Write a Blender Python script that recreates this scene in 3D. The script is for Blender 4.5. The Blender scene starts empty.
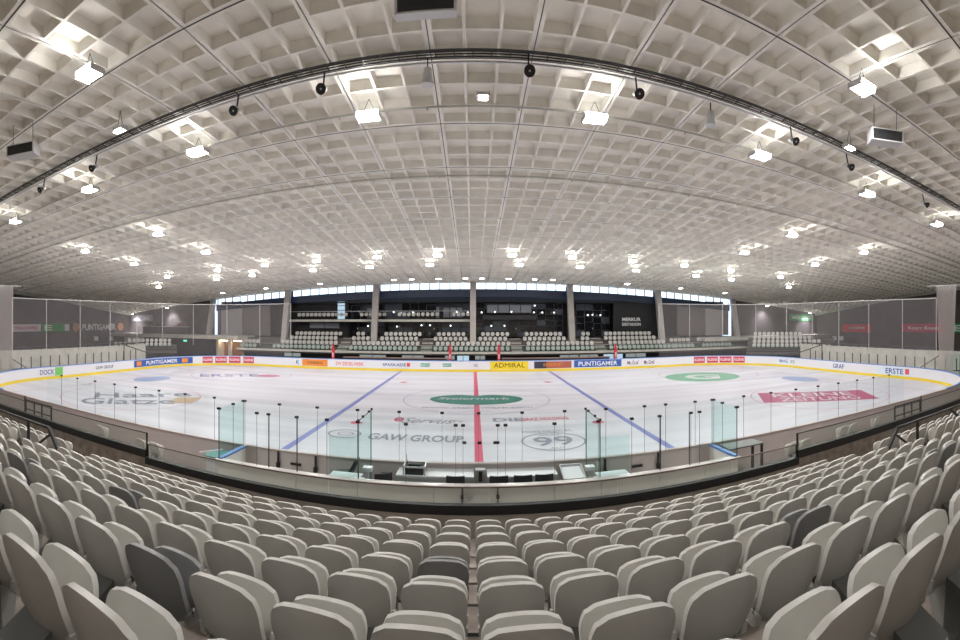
import bpy, bmesh, math, random
from mathutils import Vector, Matrix
random.seed(7)
PI = math.pi
SC = bpy.context.scene
COL = SC.collection

# ------------------------------------------------------------------ materials
def mat(name, col, rough=.6, metal=0., noise=0., nscale=8., bump=0., spec=.5, coat=0., tex='noise'):
    m = bpy.data.materials.new(name); m.use_nodes = True
    nt = m.node_tree; b = nt.nodes['Principled BSDF']
    b.inputs['Base Color'].default_value = (*col, 1)
    b.inputs['Roughness'].default_value = rough
    b.inputs['Metallic'].default_value = metal
    b.inputs['Specular IOR Level'].default_value = spec
    if coat: b.inputs['Coat Weight'].default_value = coat
    if noise or bump:
        tc = nt.nodes.new('ShaderNodeTexCoord')
        n = nt.nodes.new('ShaderNodeTexNoise'); n.inputs['Scale'].default_value = nscale
        n.inputs['Detail'].default_value = 5
        nt.links.new(tc.outputs['Object'], n.inputs['Vector'])
        if noise:
            r = nt.nodes.new('ShaderNodeMapRange')
            r.inputs['To Min'].default_value = 1 - noise; r.inputs['To Max'].default_value = 1 + noise
            r.inputs['From Min'].default_value = .25; r.inputs['From Max'].default_value = .75
            nt.links.new(n.outputs['Fac'], r.inputs['Value'])
            mx = nt.nodes.new('ShaderNodeVectorMath'); mx.operation = 'SCALE'
            mx.inputs[0].default_value = col
            nt.links.new(r.outputs['Result'], mx.inputs['Scale'])
            nt.links.new(mx.outputs[0], b.inputs['Base Color'])
        if bump:
            bp = nt.nodes.new('ShaderNodeBump'); bp.inputs['Strength'].default_value = bump
            nt.links.new(n.outputs['Fac'], bp.inputs['Height']); nt.links.new(bp.outputs['Normal'], b.inputs['Normal'])
    return m

def emit(name, col, strength):
    m = bpy.data.materials.new(name); m.use_nodes = True
    nt = m.node_tree; nt.nodes.remove(nt.nodes['Principled BSDF'])
    e = nt.nodes.new('ShaderNodeEmission'); e.inputs['Color'].default_value = (*col, 1); e.inputs['Strength'].default_value = strength
    nt.links.new(e.outputs[0], nt.nodes['Material Output'].inputs['Surface'])
    return m

def glass(name, tint, gloss=.06, rough=.02, diffuse=0., dcol=(.8, .8, .8)):
    m = bpy.data.materials.new(name); m.use_nodes = True
    nt = m.node_tree; nt.nodes.remove(nt.nodes['Principled BSDF'])
    t = nt.nodes.new('ShaderNodeBsdfTransparent'); t.inputs['Color'].default_value = (*tint, 1)
    last = t.outputs[0]
    if gloss:
        g = nt.nodes.new('ShaderNodeBsdfGlossy'); g.inputs['Roughness'].default_value = rough
        g.inputs['Color'].default_value = (.9, 1, .98, 1)
        f = nt.nodes.new('ShaderNodeLayerWeight'); f.inputs['Blend'].default_value = gloss
        mx = nt.nodes.new('ShaderNodeMixShader')
        nt.links.new(f.outputs['Fresnel'], mx.inputs[0]); nt.links.new(last, mx.inputs[1]); nt.links.new(g.outputs[0], mx.inputs[2])
        last = mx.outputs[0]
    if diffuse:
        d = nt.nodes.new('ShaderNodeBsdfDiffuse'); d.inputs['Color'].default_value = (*dcol, 1)
        mx = nt.nodes.new('ShaderNodeMixShader'); mx.inputs[0].default_value = diffuse
        nt.links.new(last, mx.inputs[1]); nt.links.new(d.outputs[0], mx.inputs[2]); last = mx.outputs[0]
    nt.links.new(last, nt.nodes['Material Output'].inputs['Surface'])
    return m

def ice_mat():
    m = mat('ice', (.80, .795, .86), .38, spec=.16)
    nt = m.node_tree; b = nt.nodes['Principled BSDF']
    tc = nt.nodes.new('ShaderNodeTexCoord'); mp = nt.nodes.new('ShaderNodeMapping')
    mp.inputs['Scale'].default_value = (.05, .7, 1)
    n = nt.nodes.new('ShaderNodeTexNoise'); n.inputs['Scale'].default_value = 1.2; n.inputs['Detail'].default_value = 4
    cr = nt.nodes.new('ShaderNodeValToRGB')
    cr.color_ramp.elements[0].position = .3; cr.color_ramp.elements[0].color = (.485, .48, .53, 1)
    cr.color_ramp.elements[1].position = .62; cr.color_ramp.elements[1].color = (.60, .595, .645, 1)
    nt.links.new(tc.outputs['Object'], mp.inputs[0]); nt.links.new(mp.outputs[0], n.inputs['Vector'])
    nt.links.new(n.outputs['Fac'], cr.inputs[0]); nt.links.new(cr.outputs[0], b.inputs['Base Color'])
    return m

M = dict(
    ice=ice_mat(),
    concrete=mat('concrete', (.40, .355, .32), .85, noise=.22, nscale=3, bump=.15),
    terrace=mat('terrace_concrete', (.33, .285, .25), .85, noise=.35, nscale=5, bump=.2),
    tread_edge=mat('tread_edge', (.06, .055, .05), .7),
    hallfloor=mat('rubber_floor', (.46, .40, .39), .75, noise=.08, nscale=2),
    darkstep=mat('dark_step', (.11, .10, .095), .85, noise=.2, nscale=2),
    traygrey=mat('tray_grey', (.06, .06, .062), .5, metal=.3),
    paleconc=mat('pale_concrete', (.52, .51, .46), .8, noise=.15, nscale=1.5),
    coffer=mat('ceiling_concrete', (.90, .87, .80), .85, noise=.12, nscale=1.1, bump=.05),
    joint=mat('ceiling_joint', (.05, .045, .04), .8),
    wall=mat('wall_panel', (.105, .09, .088), .7, noise=.2, nscale=.6),
    black=mat('black_paint', (.012, .012, .013), .45),
    blacksat=mat('black_cladding', (.016, .015, .017), .7, noise=.2, nscale=2),
    blackmetal=mat('black_metal', (.02, .02, .02), .4, metal=.3),
    seat=mat('seat_plastic', (.60, .585, .55), .42, noise=.05, nscale=6, spec=.4),
    seatdark=mat('seat_plastic_dark', (.25, .25, .25), .42, noise=.05, nscale=6, spec=.4),
    bracket=mat('bracket_steel', (.16, .165, .16), .45, metal=.5),
    footmat=mat('bracket_foot', (.42, .42, .40), .55, metal=.2),
    white=mat('white_board', (.76, .755, .79), .4),
    boardgrey=mat('board_back', (.60, .53, .51), .6, noise=.06, nscale=1),
    yellow=mat('yellow_kick', (.82, .62, .05), .5),
    blue=mat('blue_cap', (.12, .26, .62), .4),
    rail=mat('rail_metal', (.68, .62, .60), .3, metal=.35),
    benchwall=mat('bench_wall', (.86, .85, .80), .5, noise=.05, nscale=.7),
    steel=mat('steel', (.6, .6, .6), .3, metal=.8),
    deskw=mat('desk_white', (.66, .68, .70), .45),
    darkfab=mat('dark_seat', (.035, .035, .04), .6),
    red=mat('red_pad', (.62, .03, .05), .5),
    navy=mat('navy_blue', (.035, .085, .28), .5),
    brown=mat('bench_brown', (.26, .17, .15), .6),
    clip=mat('clip_black', (.015, .015, .015), .5),
    lampbody=mat('lamp_body', (.62, .62, .62), .4, metal=.2),
    bluedark=mat('blue_fascia', (.007, .02, .06), .4),
    colm=mat('column_concrete', (.43, .40, .37), .8, noise=.12, nscale=2),
    glass=glass('pane_glass', (.965, .987, .985), .04),
    partglass=glass('partition_glass', (.90, .96, .95), 0), glassedge=mat('glass_edge', (.06, .22, .19), .3),
    glassgreen=glass('pane_glass_green', (.885, .955, .945), .04),
    railglass=glass('rail_glass', (.93, .96, .94), .06, diffuse=.06),
    net=glass('net_mesh', (1, 1, 1), 0, diffuse=.09, dcol=(.75, .70, .70)),
    netthick=glass('net_gathered', (1, 1, 1), 0, diffuse=.42, dcol=(.82, .76, .74)),
    rope=glass('net_rope', (1, 1, 1), 0, diffuse=.6, dcol=(.8, .78, .76)),
    darkglass=mat('dark_glass', (.012, .014, .018), .04, spec=1.0),
    dimroom=mat('dim_office_glass', (.09, .105, .13), .08, spec=.8),
    roomglass=mat('office_glass', (.24, .26, .29), .08, spec=.8),
    frame=mat('window_frame', (.02, .02, .022), .4),
    sky=emit('daylight', (.66, .83, 1), 1.5),
    lens=emit('lamp_lens', (1, .985, .96), 210),
    lensbig=emit('flood_lens', (1, .985, .97), 620),
    side=emit('added_side_glow', (1, .985, .95), 95),  # glow for panels added to the lamps, brightens ceiling and seats
    lensfill=emit('fill_lens', (1, .985, .95), 90),
    lenssm=emit('spot_lens', (1, .96, .93), 60),
    warm=emit('warm_lamp', (1, .72, .42), 14),
    roompale=emit('pale_room', (.75, .82, .8), .22),
    roomlit=emit('lit_room', (.55, .75, .9), .55),
)
def flat(name, col, rough=.35): 
    return mat('paint_' + name, col, rough, spec=.2)

# ------------------------------------------------------------------ mesh helpers
class MB:
    def __init__(s): s.v = []; s.f = []; s.m = []
    def add(s, vs, fs, mi=0):
        o = len(s.v); s.v += [tuple(v) for v in vs]
        for f in fs: s.f.append(tuple(i + o for i in f)); s.m.append(mi)
        return s
    def box(s, x0, x1, y0, y1, z0, z1, mi=0, T=None):
        vs = [(x, y, z) for x in (x0, x1) for y in (y0, y1) for z in (z0, z1)]
        if T: vs = [T @ Vector(v) for v in vs]
        return s.add(vs, [(0, 1, 3, 2), (4, 6, 7, 5), (0, 4, 5, 1), (2, 3, 7, 6), (0, 2, 6, 4), (1, 5, 7, 3)], mi)
    def hexa(s, lo, hi, mi=0):   # two quads
        return s.add(list(lo) + list(hi), [(3, 2, 1, 0), (4, 5, 6, 7), (0, 1, 5, 4), (1, 2, 6, 5), (2, 3, 7, 6), (3, 0, 4, 7)], mi)
    def bar(s, a, b, w=.05, h=None, mi=0):
        a, b = Vector(a), Vector(b); h = h or w; d = (b - a).normalized()
        up = Vector((0, 0, 1)) if abs(d.z) < .95 else Vector((0, 1, 0))
        sx = d.cross(up).normalized() * w / 2; sy = sx.cross(d).normalized() * h / 2
        q = lambda p: [p - sx - sy, p + sx - sy, p + sx + sy, p - sx + sy]
        return s.hexa(q(a), q(b), mi)
    def cyl(s, a, b, r, r2=None, n=12, mi=0, caps=True):
        a, b = Vector(a), Vector(b); r2 = r if r2 is None else r2; d = (b - a).normalized()
        up = Vector((0, 0, 1)) if abs(d.z) < .95 else Vector((0, 1, 0))
        u = d.cross(up).normalized(); w = u.cross(d)
        vs = [p + (u * math.cos(2 * PI * i / n) + w * math.sin(2 * PI * i / n)) * rr for p, rr in ((a, r), (b, r2)) for i in range(n)]
        fs = [(i, (i + 1) % n, n + (i + 1) % n, n + i) for i in range(n)]
        if caps: fs += [tuple(range(n - 1, -1, -1)), tuple(range(n, 2 * n))]
        return s.add(vs, fs, mi)
    def tube(s, pts, r, n=8, mi=0):
        for a, b in zip(pts, pts[1:]): s.cyl(a, b, r, n=n, mi=mi)
        return s
    def build(s, name, mats, parent=None, smooth=False, fix=True):
        me = bpy.data.meshes.new(name); me.from_pydata(s.v, [], s.f)
        for m in (mats if isinstance(mats, (list, tuple)) else [mats]): me.materials.append(m)
        me.polygons.foreach_set('material_index', s.m)
        if fix:
            bm = bmesh.new(); bm.from_mesh(me); bmesh.ops.recalc_face_normals(bm, faces=bm.faces); bm.to_mesh(me); bm.free()
        if smooth:
            me.polygons.foreach_set('use_smooth', [True] * len(me.polygons))
            try: me.set_sharp_from_angle(angle=math.radians(38))
            except Exception: pass
        o = bpy.data.objects.new(name, me); COL.objects.link(o)
        if parent: o.parent = parent
        return o

def tag(o, label=None, cat=None, group=None, kind=None):
    if label: o['label'] = label
    if cat: o['category'] = cat
    if group: o['group'] = group
    if kind: o['kind'] = kind
    return o
def empty(name, loc=(0, 0, 0), rz=0.):
    o = bpy.data.objects.new(name, None); COL.objects.link(o); o.location = loc; o.rotation_euler.z = rz
    o.empty_display_size = .1
    return o
def struct(name, mb, mats, label=None, parent=None, **k):
    o = mb.build(name, mats, parent, **k)
    if parent is None: o['kind'] = 'structure'
    if label: o['label'] = label
    return o
def copy_tree(o, parent=None):
    c = o.copy(); COL.objects.link(c); c.parent = parent
    for ch in [x for x in o.children]: copy_tree(ch, c)
    return c
ORD = ['', 'first', 'second', 'third', 'fourth', 'fifth', 'sixth', 'seventh', 'eighth', 'ninth', 'tenth', 'eleventh', 'twelfth', 'thirteenth',
       'fourteenth', 'fifteenth', 'sixteenth', 'seventeenth', 'eighteenth', 'nineteenth', 'twentieth']
def ordw(n): return ORD[n] if n <= 20 else ['twenty-', 'thirty-', 'forty-'][(n // 10) - 2] + ORD[n % 10] if n % 10 else {30: 'thirtieth', 40: 'fortieth'}[n]

# text as mesh in local XY, width fitted
def text_verts(txt, height, width=None, bold=.0):
    cu = bpy.data.curves.new('t', 'FONT'); cu.body = txt; cu.size = 1; cu.offset = bold; cu.align_x = 'CENTER'; cu.resolution_u = 3
    o = bpy.data.objects.new('t', cu); COL.objects.link(o)
    dg = bpy.context.evaluated_depsgraph_get(); me = bpy.data.meshes.new_from_object(o.evaluated_get(dg))
    vs = [v.co.copy() for v in me.vertices]; fs = [tuple(p.vertices) for p in me.polygons]
    bpy.data.objects.remove(o); bpy.data.curves.remove(cu); bpy.data.meshes.remove(me)
    x0, x1 = min(v.x for v in vs), max(v.x for v in vs); y0, y1 = min(v.y for v in vs), max(v.y for v in vs)
    sy = height / max(y1 - y0, .01); sx = (width / (x1 - x0)) if width else sy
    return [((v.x - (x0 + x1) / 2) * sx, (v.y - (y0 + y1) / 2) * sy) for v in vs], fs

# ------------------------------------------------------------------ camera
cam = bpy.data.cameras.new('camera'); cam.type = 'PANO'; cam.panorama_type = 'CENTRAL_CYLINDRICAL'
cam.central_cylindrical_range_u_min = -473 / 440; cam.central_cylindrical_range_u_max = 487 / 440
cam.central_cylindrical_range_v_min = -319 / 440; cam.central_cylindrical_range_v_max = 321 / 440
cam.central_cylindrical_radius = 1
co = bpy.data.objects.new('camera', cam); COL.objects.link(co); co.location = (0, 0, 4.8); co.rotation_euler = (PI / 2, 0, 0)
cam.clip_start = .05; cam.clip_end = 300
SC.camera = co
w = bpy.data.worlds.new('world'); SC.world = w; w.use_nodes = True
w.node_tree.nodes['Background'].inputs[0].default_value = (.55, .72, 1, 1); w.node_tree.nodes['Background'].inputs[1].default_value = 1.2
SC.view_settings.view_transform = 'Standard'; SC.view_settings.look = 'None'; SC.view_settings.gamma = 1
SC.view_settings.exposure = 0.68; SC.view_settings.use_curve_mapping = False
cy = SC.cycles
cy.transparent_max_bounces = 24; cy.max_bounces = 8; cy.diffuse_bounces = 5; cy.glossy_bounces = 3
cy.sample_clamp_indirect = 6; cy.sample_clamp_direct = 0; cy.caustics_reflective = False; cy.caustics_refractive = False
cy.use_denoising = True

# ------------------------------------------------------------------ hall shell
BAY = 2.75; BY = 3.44; YT = 12.1
HS = [(3.0, 2.66), (4.4, 2.63), (5.65, 2.54), (6.9, 2.415), (8.15, 2.30), (9.4, 2.2), (10.65, 2.055), (13.8, 1.84), (18.15, 1.57)]
def prof(Y):
    u = max(Y / BAY, 3.0)
    for (a, b), (c, d) in zip(HS, HS[1:]):
        if u <= c: return (b + (d - b) * (u - a) / (c - a)) * BAY
    return 1.57 * BAY
def roofz(X, Y):
    k = Y / BAY; s = (.0022 if k < 12 else .0022 + (k - 12) / 6.15 * .0014) / BAY
    return 4.8 + prof(Y) - s * X * X
W = 49.5; YF = YT + 11 * BY; YB = YT - 8 * BY

mb = MB(); D = .30
nx = 37 * 3; ny = 19 * 3
XO = 0.; BX3 = 2.77 / 3
for j in range(ny):
    y0 = YF - (j + 1) * BY / 3; y1 = YF - j * BY / 3
    for i in range(nx):
        x0 = .24 + 2.77 * -18.5 + i * BX3; x1 = x0 + BX3
        l = .115 if i % 3 == 0 else .038; r = .115 if i % 3 == 2 else .038
        n = .115 if j % 3 == 0 else .038; f = .115 if j % 3 == 2 else .038   # n: far side (y1), f: near side (y0)
        gx0 = .014 if i % 3 == 0 else 0; gx1 = .014 if i % 3 == 2 else 0; gy1 = .014 if j % 3 == 0 else 0; gy0 = .014 if j % 3 == 2 else 0
        P = lambda x, y, dz: (x, y, roofz(x, y) + dz)
        O = [(x0 + gx0, y0 + gy0), (x1 - gx1, y0 + gy0), (x1 - gx1, y1 - gy1), (x0 + gx0, y1 - gy1)]
        A = [(x0 + l, y0 + f), (x1 - r, y0 + f), (x1 - r, y1 - n), (x0 + l, y1 - n)]
        e = .025
        B = [(A[0][0] + e, A[0][1] + e), (A[1][0] - e, A[1][1] + e), (A[2][0] - e, A[2][1] - e), (A[3][0] + e, A[3][1] - e)]
        vs = [P(*p, 0) for p in O] + [P(*p, 0) for p in A] + [P(*p, D) for p in B]
        fs = [(0, 4, 5, 1), (1, 5, 6, 2), (2, 6, 7, 3), (3, 7, 4, 0), (4, 8, 9, 5), (5, 9, 10, 6), (6, 10, 11, 7), (7, 11, 8, 4), (8, 11, 10, 9)]
        mb.add(vs, fs)
        if gx0: mb.add([P(x0 - .015, y0, .04), P(x0 + .015, y0, .04), P(x0 + .015, y1, .04), P(x0 - .015, y1, .04)], [(0, 3, 2, 1)], 1)
        if gy1: mb.add([P(x0, y1 - .022, -.004), P(x1, y1 - .022, -.004), P(x1, y1 + .022, -.004), P(x0, y1 + .022, -.004)], [(0, 3, 2, 1)], 1)
struct('ceiling', mb, [M['coffer'], M['joint']], 'pale concrete coffered shell roof in a square grid of ribs', fix=False)
# roof top skin keeps the sky out
mb = MB(); N = 24
vs = [(-W - 1 + (2 * W + 2) * i / N, YB - 12 + (YF - YB + 12.2) * j / N, 0) for j in range(N + 1) for i in range(N + 1)]
vs = [(x, y, roofz(x, y) + .45) for x, y, _ in vs]
mb.add(vs, [(j * (N + 1) + i, j * (N + 1) + i + 1, (j + 1) * (N + 1) + i + 1, (j + 1) * (N + 1) + i) for j in range(N) for i in range(N)])
struct('ceiling_roof_skin', mb, M['paleconc'], fix=False)
# walls
mb = MB()
def wallseg(mb, x0, y0, x1, y1, zb, n=20, t=.3, top=None):
    d = Vector((x1 - x0, y1 - y0, 0)).normalized(); nn = Vector((d.y, -d.x, 0)) * t
    for k in range(n):
        a = (x0 + (x1 - x0) * k / n, y0 + (y1 - y0) * k / n); b = (x0 + (x1 - x0) * (k + 1) / n, y0 + (y1 - y0) * (k + 1) / n)
        za = roofz(*a) + .4 if top is None else top; zb2 = roofz(*b) + .4 if top is None else top
        mb.add([(a[0], a[1], zb), (b[0], b[1], zb), (b[0], b[1], zb2), (a[0], a[1], za),
                (a[0] + nn.x, a[1] + nn.y, zb), (b[0] + nn.x, b[1] + nn.y, zb), (b[0] + nn.x, b[1] + nn.y, zb2), (a[0] + nn.x, a[1] + nn.y, za)],
               [(0, 1, 2, 3), (7, 6, 5, 4), (0, 4, 5, 1), (3, 2, 6, 7)])
wallseg(mb, -W, YB - 10, -W, YF, -.1, t=-.3)
struct('wall_left', mb, M['wall'], 'dark brown clad end wall beyond the standing terrace')
mb = MB(); wallseg(mb, W, YB - 10, W, YF, -.1, t=.3)
struct('wall_right', mb, M['wall'], 'dark brown clad end wall beyond the standing terrace')
mb = MB()
wallseg(mb, -W, YF, -33.4, YF, -.1, t=-.3); wallseg(mb, 33.4, YF, W, YF, -.1, t=-.3)
struct('wall_far', mb, M['wall'], 'dark wall beside the glazed facade in the hall corners')
mb = MB(); wallseg(mb, -W, YB - 1, W, YB - 1, -.1, t=.3)
struct('wall_behind', mb, M['wall'])
# pale edge beams where the roof meets the end walls
for sgn, nm in ((-1, 'trim_1'), (1, 'trim_2')):
    mb = MB()
    for k in range(30):
        ya = YB + (YF - YB) * k / 30; yb = YB + (YF - YB) * (k + 1) / 30; X = sgn * (W - .25)
        mb.bar((X, ya, roofz(X, ya) - .12), (X, yb, roofz(X, yb) - .12), .4, .35)
    struct(nm, mb, M['paleconc'], 'pale concrete edge beam under the roof at the hall end')

# floors
mb = MB(); mb.box(-W, W, YB - 1, YF + 3, -.25, -.02)
struct('floor', mb, M['hallfloor'], 'pinkish brown rubber floor around the rink')

# ------------------------------------------------------------------ rink path
CX, CY, HX, HY, R = .21, 26.65, 30., 14.9, 8.5
MY = 27.05; YS, YE = CY - HY + .02, CY + HY - .02
L1 = HX - R; LA = R * PI / 2; L2 = 2 * (HY - R); HALF = 2 * L1 + 2 * LA + L2
def rpath(s, off=0.):
    """point and outward normal at arc length s from the middle of the far side, positive clockwise seen from above (towards +x)"""
    sg = 1 if s >= 0 else -1; a = abs(s)
    if a <= L1: p = (a, HY); n = (0, 1)
    elif a <= L1 + LA:
        t = PI / 2 - (a - L1) / R; n = (math.cos(t), math.sin(t)); p = (L1 + R * n[0], HY - R + R * n[1])
    elif a <= L1 + LA + L2: p = (HX, HY - R - (a - L1 - LA)); n = (1, 0)
    elif a <= L1 + 2 * LA + L2:
        t = -(a - L1 - LA - L2) / R; n = (math.cos(t), math.sin(t)); p = (L1 + R * n[0], -HY + R + R * n[1])
    else: p = (L1 - (a - L1 - 2 * LA - L2), -HY); n = (0, -1)
    return Vector((CX + sg * (p[0] + n[0] * off), CY + p[1] + n[1] * off, 0)), Vector((sg * n[0], n[1], 0))
def strip(mb, s0, s1, o0, o1, z0, z1, step=.6, mi=0):
    n = max(1, math.ceil(abs(s1 - s0) / step)); prev = None
    for k in range(n + 1):
        s = s0 + (s1 - s0) * k / n; a = rpath(s, o0)[0]; b = rpath(s, o1)[0]
        q = [(a.x, a.y, z0), (b.x, b.y, z0), (b.x, b.y, z1), (a.x, a.y, z1)]
        if prev: mb.hexa(prev, q, mi)
        prev = q
mb = MB(); ring = [rpath(-HALF + 2 * HALF * k / 240, 0)[0] for k in range(240)]
mb.add([(p.x, p.y, 0) for p in ring] + [(p.x, p.y, -.1) for p in ring], [tuple(range(240))] + [(k, (k + 1) % 240, 240 + (k + 1) % 240, 240 + k) for k in range(240)])
ice = struct('floor_ice', mb, M['ice'], 'white ice sheet of the hockey rink')
ZI = [.004]
def decal(name, mb_or_vf, m, label=None):
    mb = mb_or_vf; z = ZI[0]
    mb.v = [(v[0], v[1], z) for v in mb.v]
    o = mb.build(name, m, ice, fix=False)
    for p in o.data.polygons:
        if p.normal.z < 0: p.flip()
    if label: o['label'] = label
    return o
def quad(x0, x1, y0, y1): return MB().add([(x0, y0, 0), (x1, y0, 0), (x1, y1, 0), (x0, y1, 0)], [(0, 1, 2, 3)])
def ringm(cx, cy, r, wd, rx=1, ry=1, n=72):
    vs = []
    for k in range(n):
        a = 2 * PI * k / n
        vs += [(cx + r * rx * math.cos(a), cy + r * ry * math.sin(a), 0), (cx + (r * rx - wd) * math.cos(a), cy + (r * ry - wd) * math.sin(a), 0)]
    return MB().add(vs, [(2 * k, 2 * ((k + 1) % n), 2 * ((k + 1) % n) + 1, 2 * k + 1) for k in range(n)])
def disc(cx, cy, rx, ry, n=48): return MB().add([(cx + rx * math.cos(2 * PI * k / n), cy + ry * math.sin(2 * PI * k / n), 0) for k in range(n)], [tuple(range(n))])
def itext(txt, cx, cy, wd, ht, m, rot=0, bold=.0, shear=0., label=None):
    vs, fs = text_verts(txt, ht, wd, bold); c, s = math.cos(rot), math.sin(rot)
    b = MB(); b.add([(cx + (x + shear * y) * c - y * s, cy + (x + shear * y) * s + y * c, 0) for x, y in vs], fs)
    return decal('advert_lettering', b, m, label)
pm = {k: flat(k, tuple(.66 * q for q in c), .3) for k, c in dict(
    iceblue=(.27, .30, .72), icered=(.83, .10, .19), circ=(.74, .25, .42), green=(.03, .27, .20), grey=(.30, .33, .40), pink=(.62, .13, .27),
    lgreen=(.26, .56, .38), lblue=(.42, .52, .78), pale=(.80, .76, .82), dred=(.62, .07, .16), tan=(.75, .55, .38), white=(.85, .84, .88), purp=(.47, .40, .66),
    erste=(.33, .31, .60), cgrey=(.45, .42, .58), faint=(.62, .66, .66)).items()}
XB = 7.05
decal('blue_line', quad(CX - XB - .15, CX - XB + .15, YS, YE), pm['iceblue'])
decal('blue_line', quad(CX + XB - .15, CX + XB + .15, YS, YE), pm['iceblue'])
decal('centre_line', quad(CX - .15, CX + .15, YS, YE), pm['icered'])
decal('goal_line', quad(CX - 26.03, CX - 25.97, CY - HY + 1.2, CY + HY - 1.2), pm['dred'])
decal('goal_line', quad(CX + 25.97, CX + 26.03, CY - HY + 1.2, CY + HY - 1.2), pm['dred'])
decal('centre_circle', ringm(CX, MY, 4.5, .06), pm['purp'])
decal('referee_crease', ringm(CX, CY - HY, 3.0, .05), pm['dred'])
for sx in (-1, 1):
    for sy in (-1, 1):
        decal('faceoff_circle', ringm(CX + sx * 20, MY + sy * 7, 4.5, .055), pm['circ'])
        decal('faceoff_spot', disc(CX + sx * 5.64, MY + sy * 7, .3, .3, 20), pm['icered'])
# centre heart
n = 60; hv = []
for k in range(n):
    a = 2 * PI * k / n; x = 2.85 * math.sin(a); y = 1.75 * math.cos(a) * (1 if math.cos(a) > 0 else 1.05) - (.55 * math.exp(-(x / .7) ** 2) if math.cos(a) > 0 else 0)
    hv.append((CX + x, MY - .05 + y, 0))
ZI[0] = .006
decal('advert_heart', MB().add(hv, [tuple(range(n))]), pm['green'], 'dark green heart emblem at centre ice')
ZI[0] = .009
itext('Steiermark', CX - .1, MY + .15, 4.4, .75, pm['pale'], 0, .01, .2)
itext('www.steiermark.com', CX, MY - 2.75, 6.2, .5, pm['cgrey'], 0, .02)
itext('Servus', CX - 2.3, MY - 6.0, 2.4, 1.15, pm['grey'], 0, 0, .3)
itext('e', CX - 3.8, MY - 5.9, .5, .9, pm['dred'], 0, .02)
itext('TV', CX - .95, MY - 6.1, .55, .5, pm['grey'])
itext('GAW GROUP', CX - 2.55, MY - 9.2, 3.95, 1.0, pm['grey'], 0, .025)
decal('advert_ring', ringm(CX - 5.6, MY - 9.1, 1.0, .08, .72, .68), pm['grey'])
decal('advert_ring', ringm(CX - 5.55, MY - 9.1, .45, .06, .8, .7), pm['grey'])
decal('advert_ring', ringm(CX + 3.0, MY - 9.75, 1.3, .08, 1.0, 1.0), pm['grey'])
itext('99', CX + 3.0, MY - 9.75, 1.6, 1.3, pm['grey'], 0, .012)
itext('MORE MEDICAL', CX + 3.0, MY - 8.2, 2.2, .35, pm['grey'])
itext('GRAZ', CX + 3.0, MY - 8.8, .9, .22, pm['grey'])
itext('AUT', CX + 3.0, MY - 10.72, .6, .22, pm['grey'])
itext('DIE', CX + 1.5, MY - 5.75, 1.5, .75, pm['grey'], 0, .03)
itext('GRAZ HOLDING', CX + 3.3, MY - 5.75, 2.3, .65, pm['icered'], 0, .02)
itext('Handwerkskammer', CX + 3.6, MY + 8.6, 4.8, .45, pm['tan'])
itext('Haare', -19.5, 20.9, 6.2, 1.9, pm['grey'], math.radians(47), .01)
itext('Glatze', -18.6, 18.6, 5.6, 1.9, pm['grey'], math.radians(43), .01)
ZI[0] = .0055
decal('advert_patch', MB().add([(-16.5, 19.7, 0), (-15.4, 20.7, 0), (-16.0, 22.6, 0), (-17.2, 21.6, 0)], [(0, 1, 2, 3)]), pm['tan'])
# right end advert
ZI[0] = .006
decal('advert_panel', MB().add([(15.85, 20.35, 0), (21.75, 16.4, 0), (23.6, 19.5, 0), (17.65, 23.4, 0)], [(0, 1, 2, 3)]), pm['pink'], 'crimson advert panel on the ice')
decal('advert_disc', disc(18.9, 32.9, 3.3, 3.0), pm['lgreen'], 'pale green disc advert on the ice')
decal('advert_disc', disc(-24.3, 27.2, 1.2, 1.9), pm['lblue'])
decal('advert_disc', disc(24.7, 26.9, 1.2, 1.9), pm['lblue'])
ZI[0] = .009
itext('KLEINE', 20.0, 20.6, 5.2, 1.35, pm['white'], math.radians(-33.5), .012)
itext('ZEITUNG', 19.3, 19.15, 5.0, 1.2, pm['white'], math.radians(-33.5), .012)
itext('ERSTE', -20.4, 33.0, 5.2, 2.0, pm['erste'], math.radians(33), .012)
itext('G', 18.9, 32.9, 3.0, 3.0, pm['white'], math.radians(-30), .03)
decal('advert_mark', disc(-17.2, 34.4, 1.0, .9, 24), pm['circ'])
for (x, y, wd, r) in ((-24.5, 32.5, 3.0, 40), (-25.2, 21.5, 3.6, 55), (24.8, 31.5, 3.0, -40), (25.5, 22.5, 3.2, -55), (27.5, 20.0, 2.4, -60)):
    itext('STADION', x, y, wd, .6, pm['faint'], math.radians(r))

# ------------------------------------------------------------------ rink boards
BH = 1.0
boards = tag(empty('rink_boards', (CX, CY, 0)), 'white rink boards with yellow kick strip and blue cap running all round the ice', 'boards')
INV = Matrix.Translation((-CX, -CY, 0))
def bpart(mb, name, m, parent=None, smooth=False):
    o = mb.build(name, m, parent or boards, smooth=smooth)
    if parent is None: o.location = (-CX, -CY, 0)
    return o
mb = MB(); strip(mb, -HALF, HALF, 0, .04, -.02, BH); bpart(mb, 'board_panel', M['white'])
mb = MB(); strip(mb, -HALF, HALF, .045, .10, -.02, BH - .01); bpart(mb, 'board_back_panel', M['boardgrey'])
mb = MB(); strip(mb, -HALF, HALF, -.012, 0, 0, .22); bpart(mb, 'kick_strip', M['yellow'])
mb = MB(); strip(mb, -(L1 + 2 * LA + L2), L1 + 2 * LA + L2, -.02, .13, BH, BH + .05); bpart(mb, 'cap_rail', M['blue'])
SN = L1 + 2 * LA + L2 + .05
mb = MB(); strip(mb, SN, HALF, -.02, .12, BH, BH + .03); strip(mb, -SN, -HALF, -.02, .12, BH, BH + .03); bpart(mb, 'cap_rail', M['boardgrey'])
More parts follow.
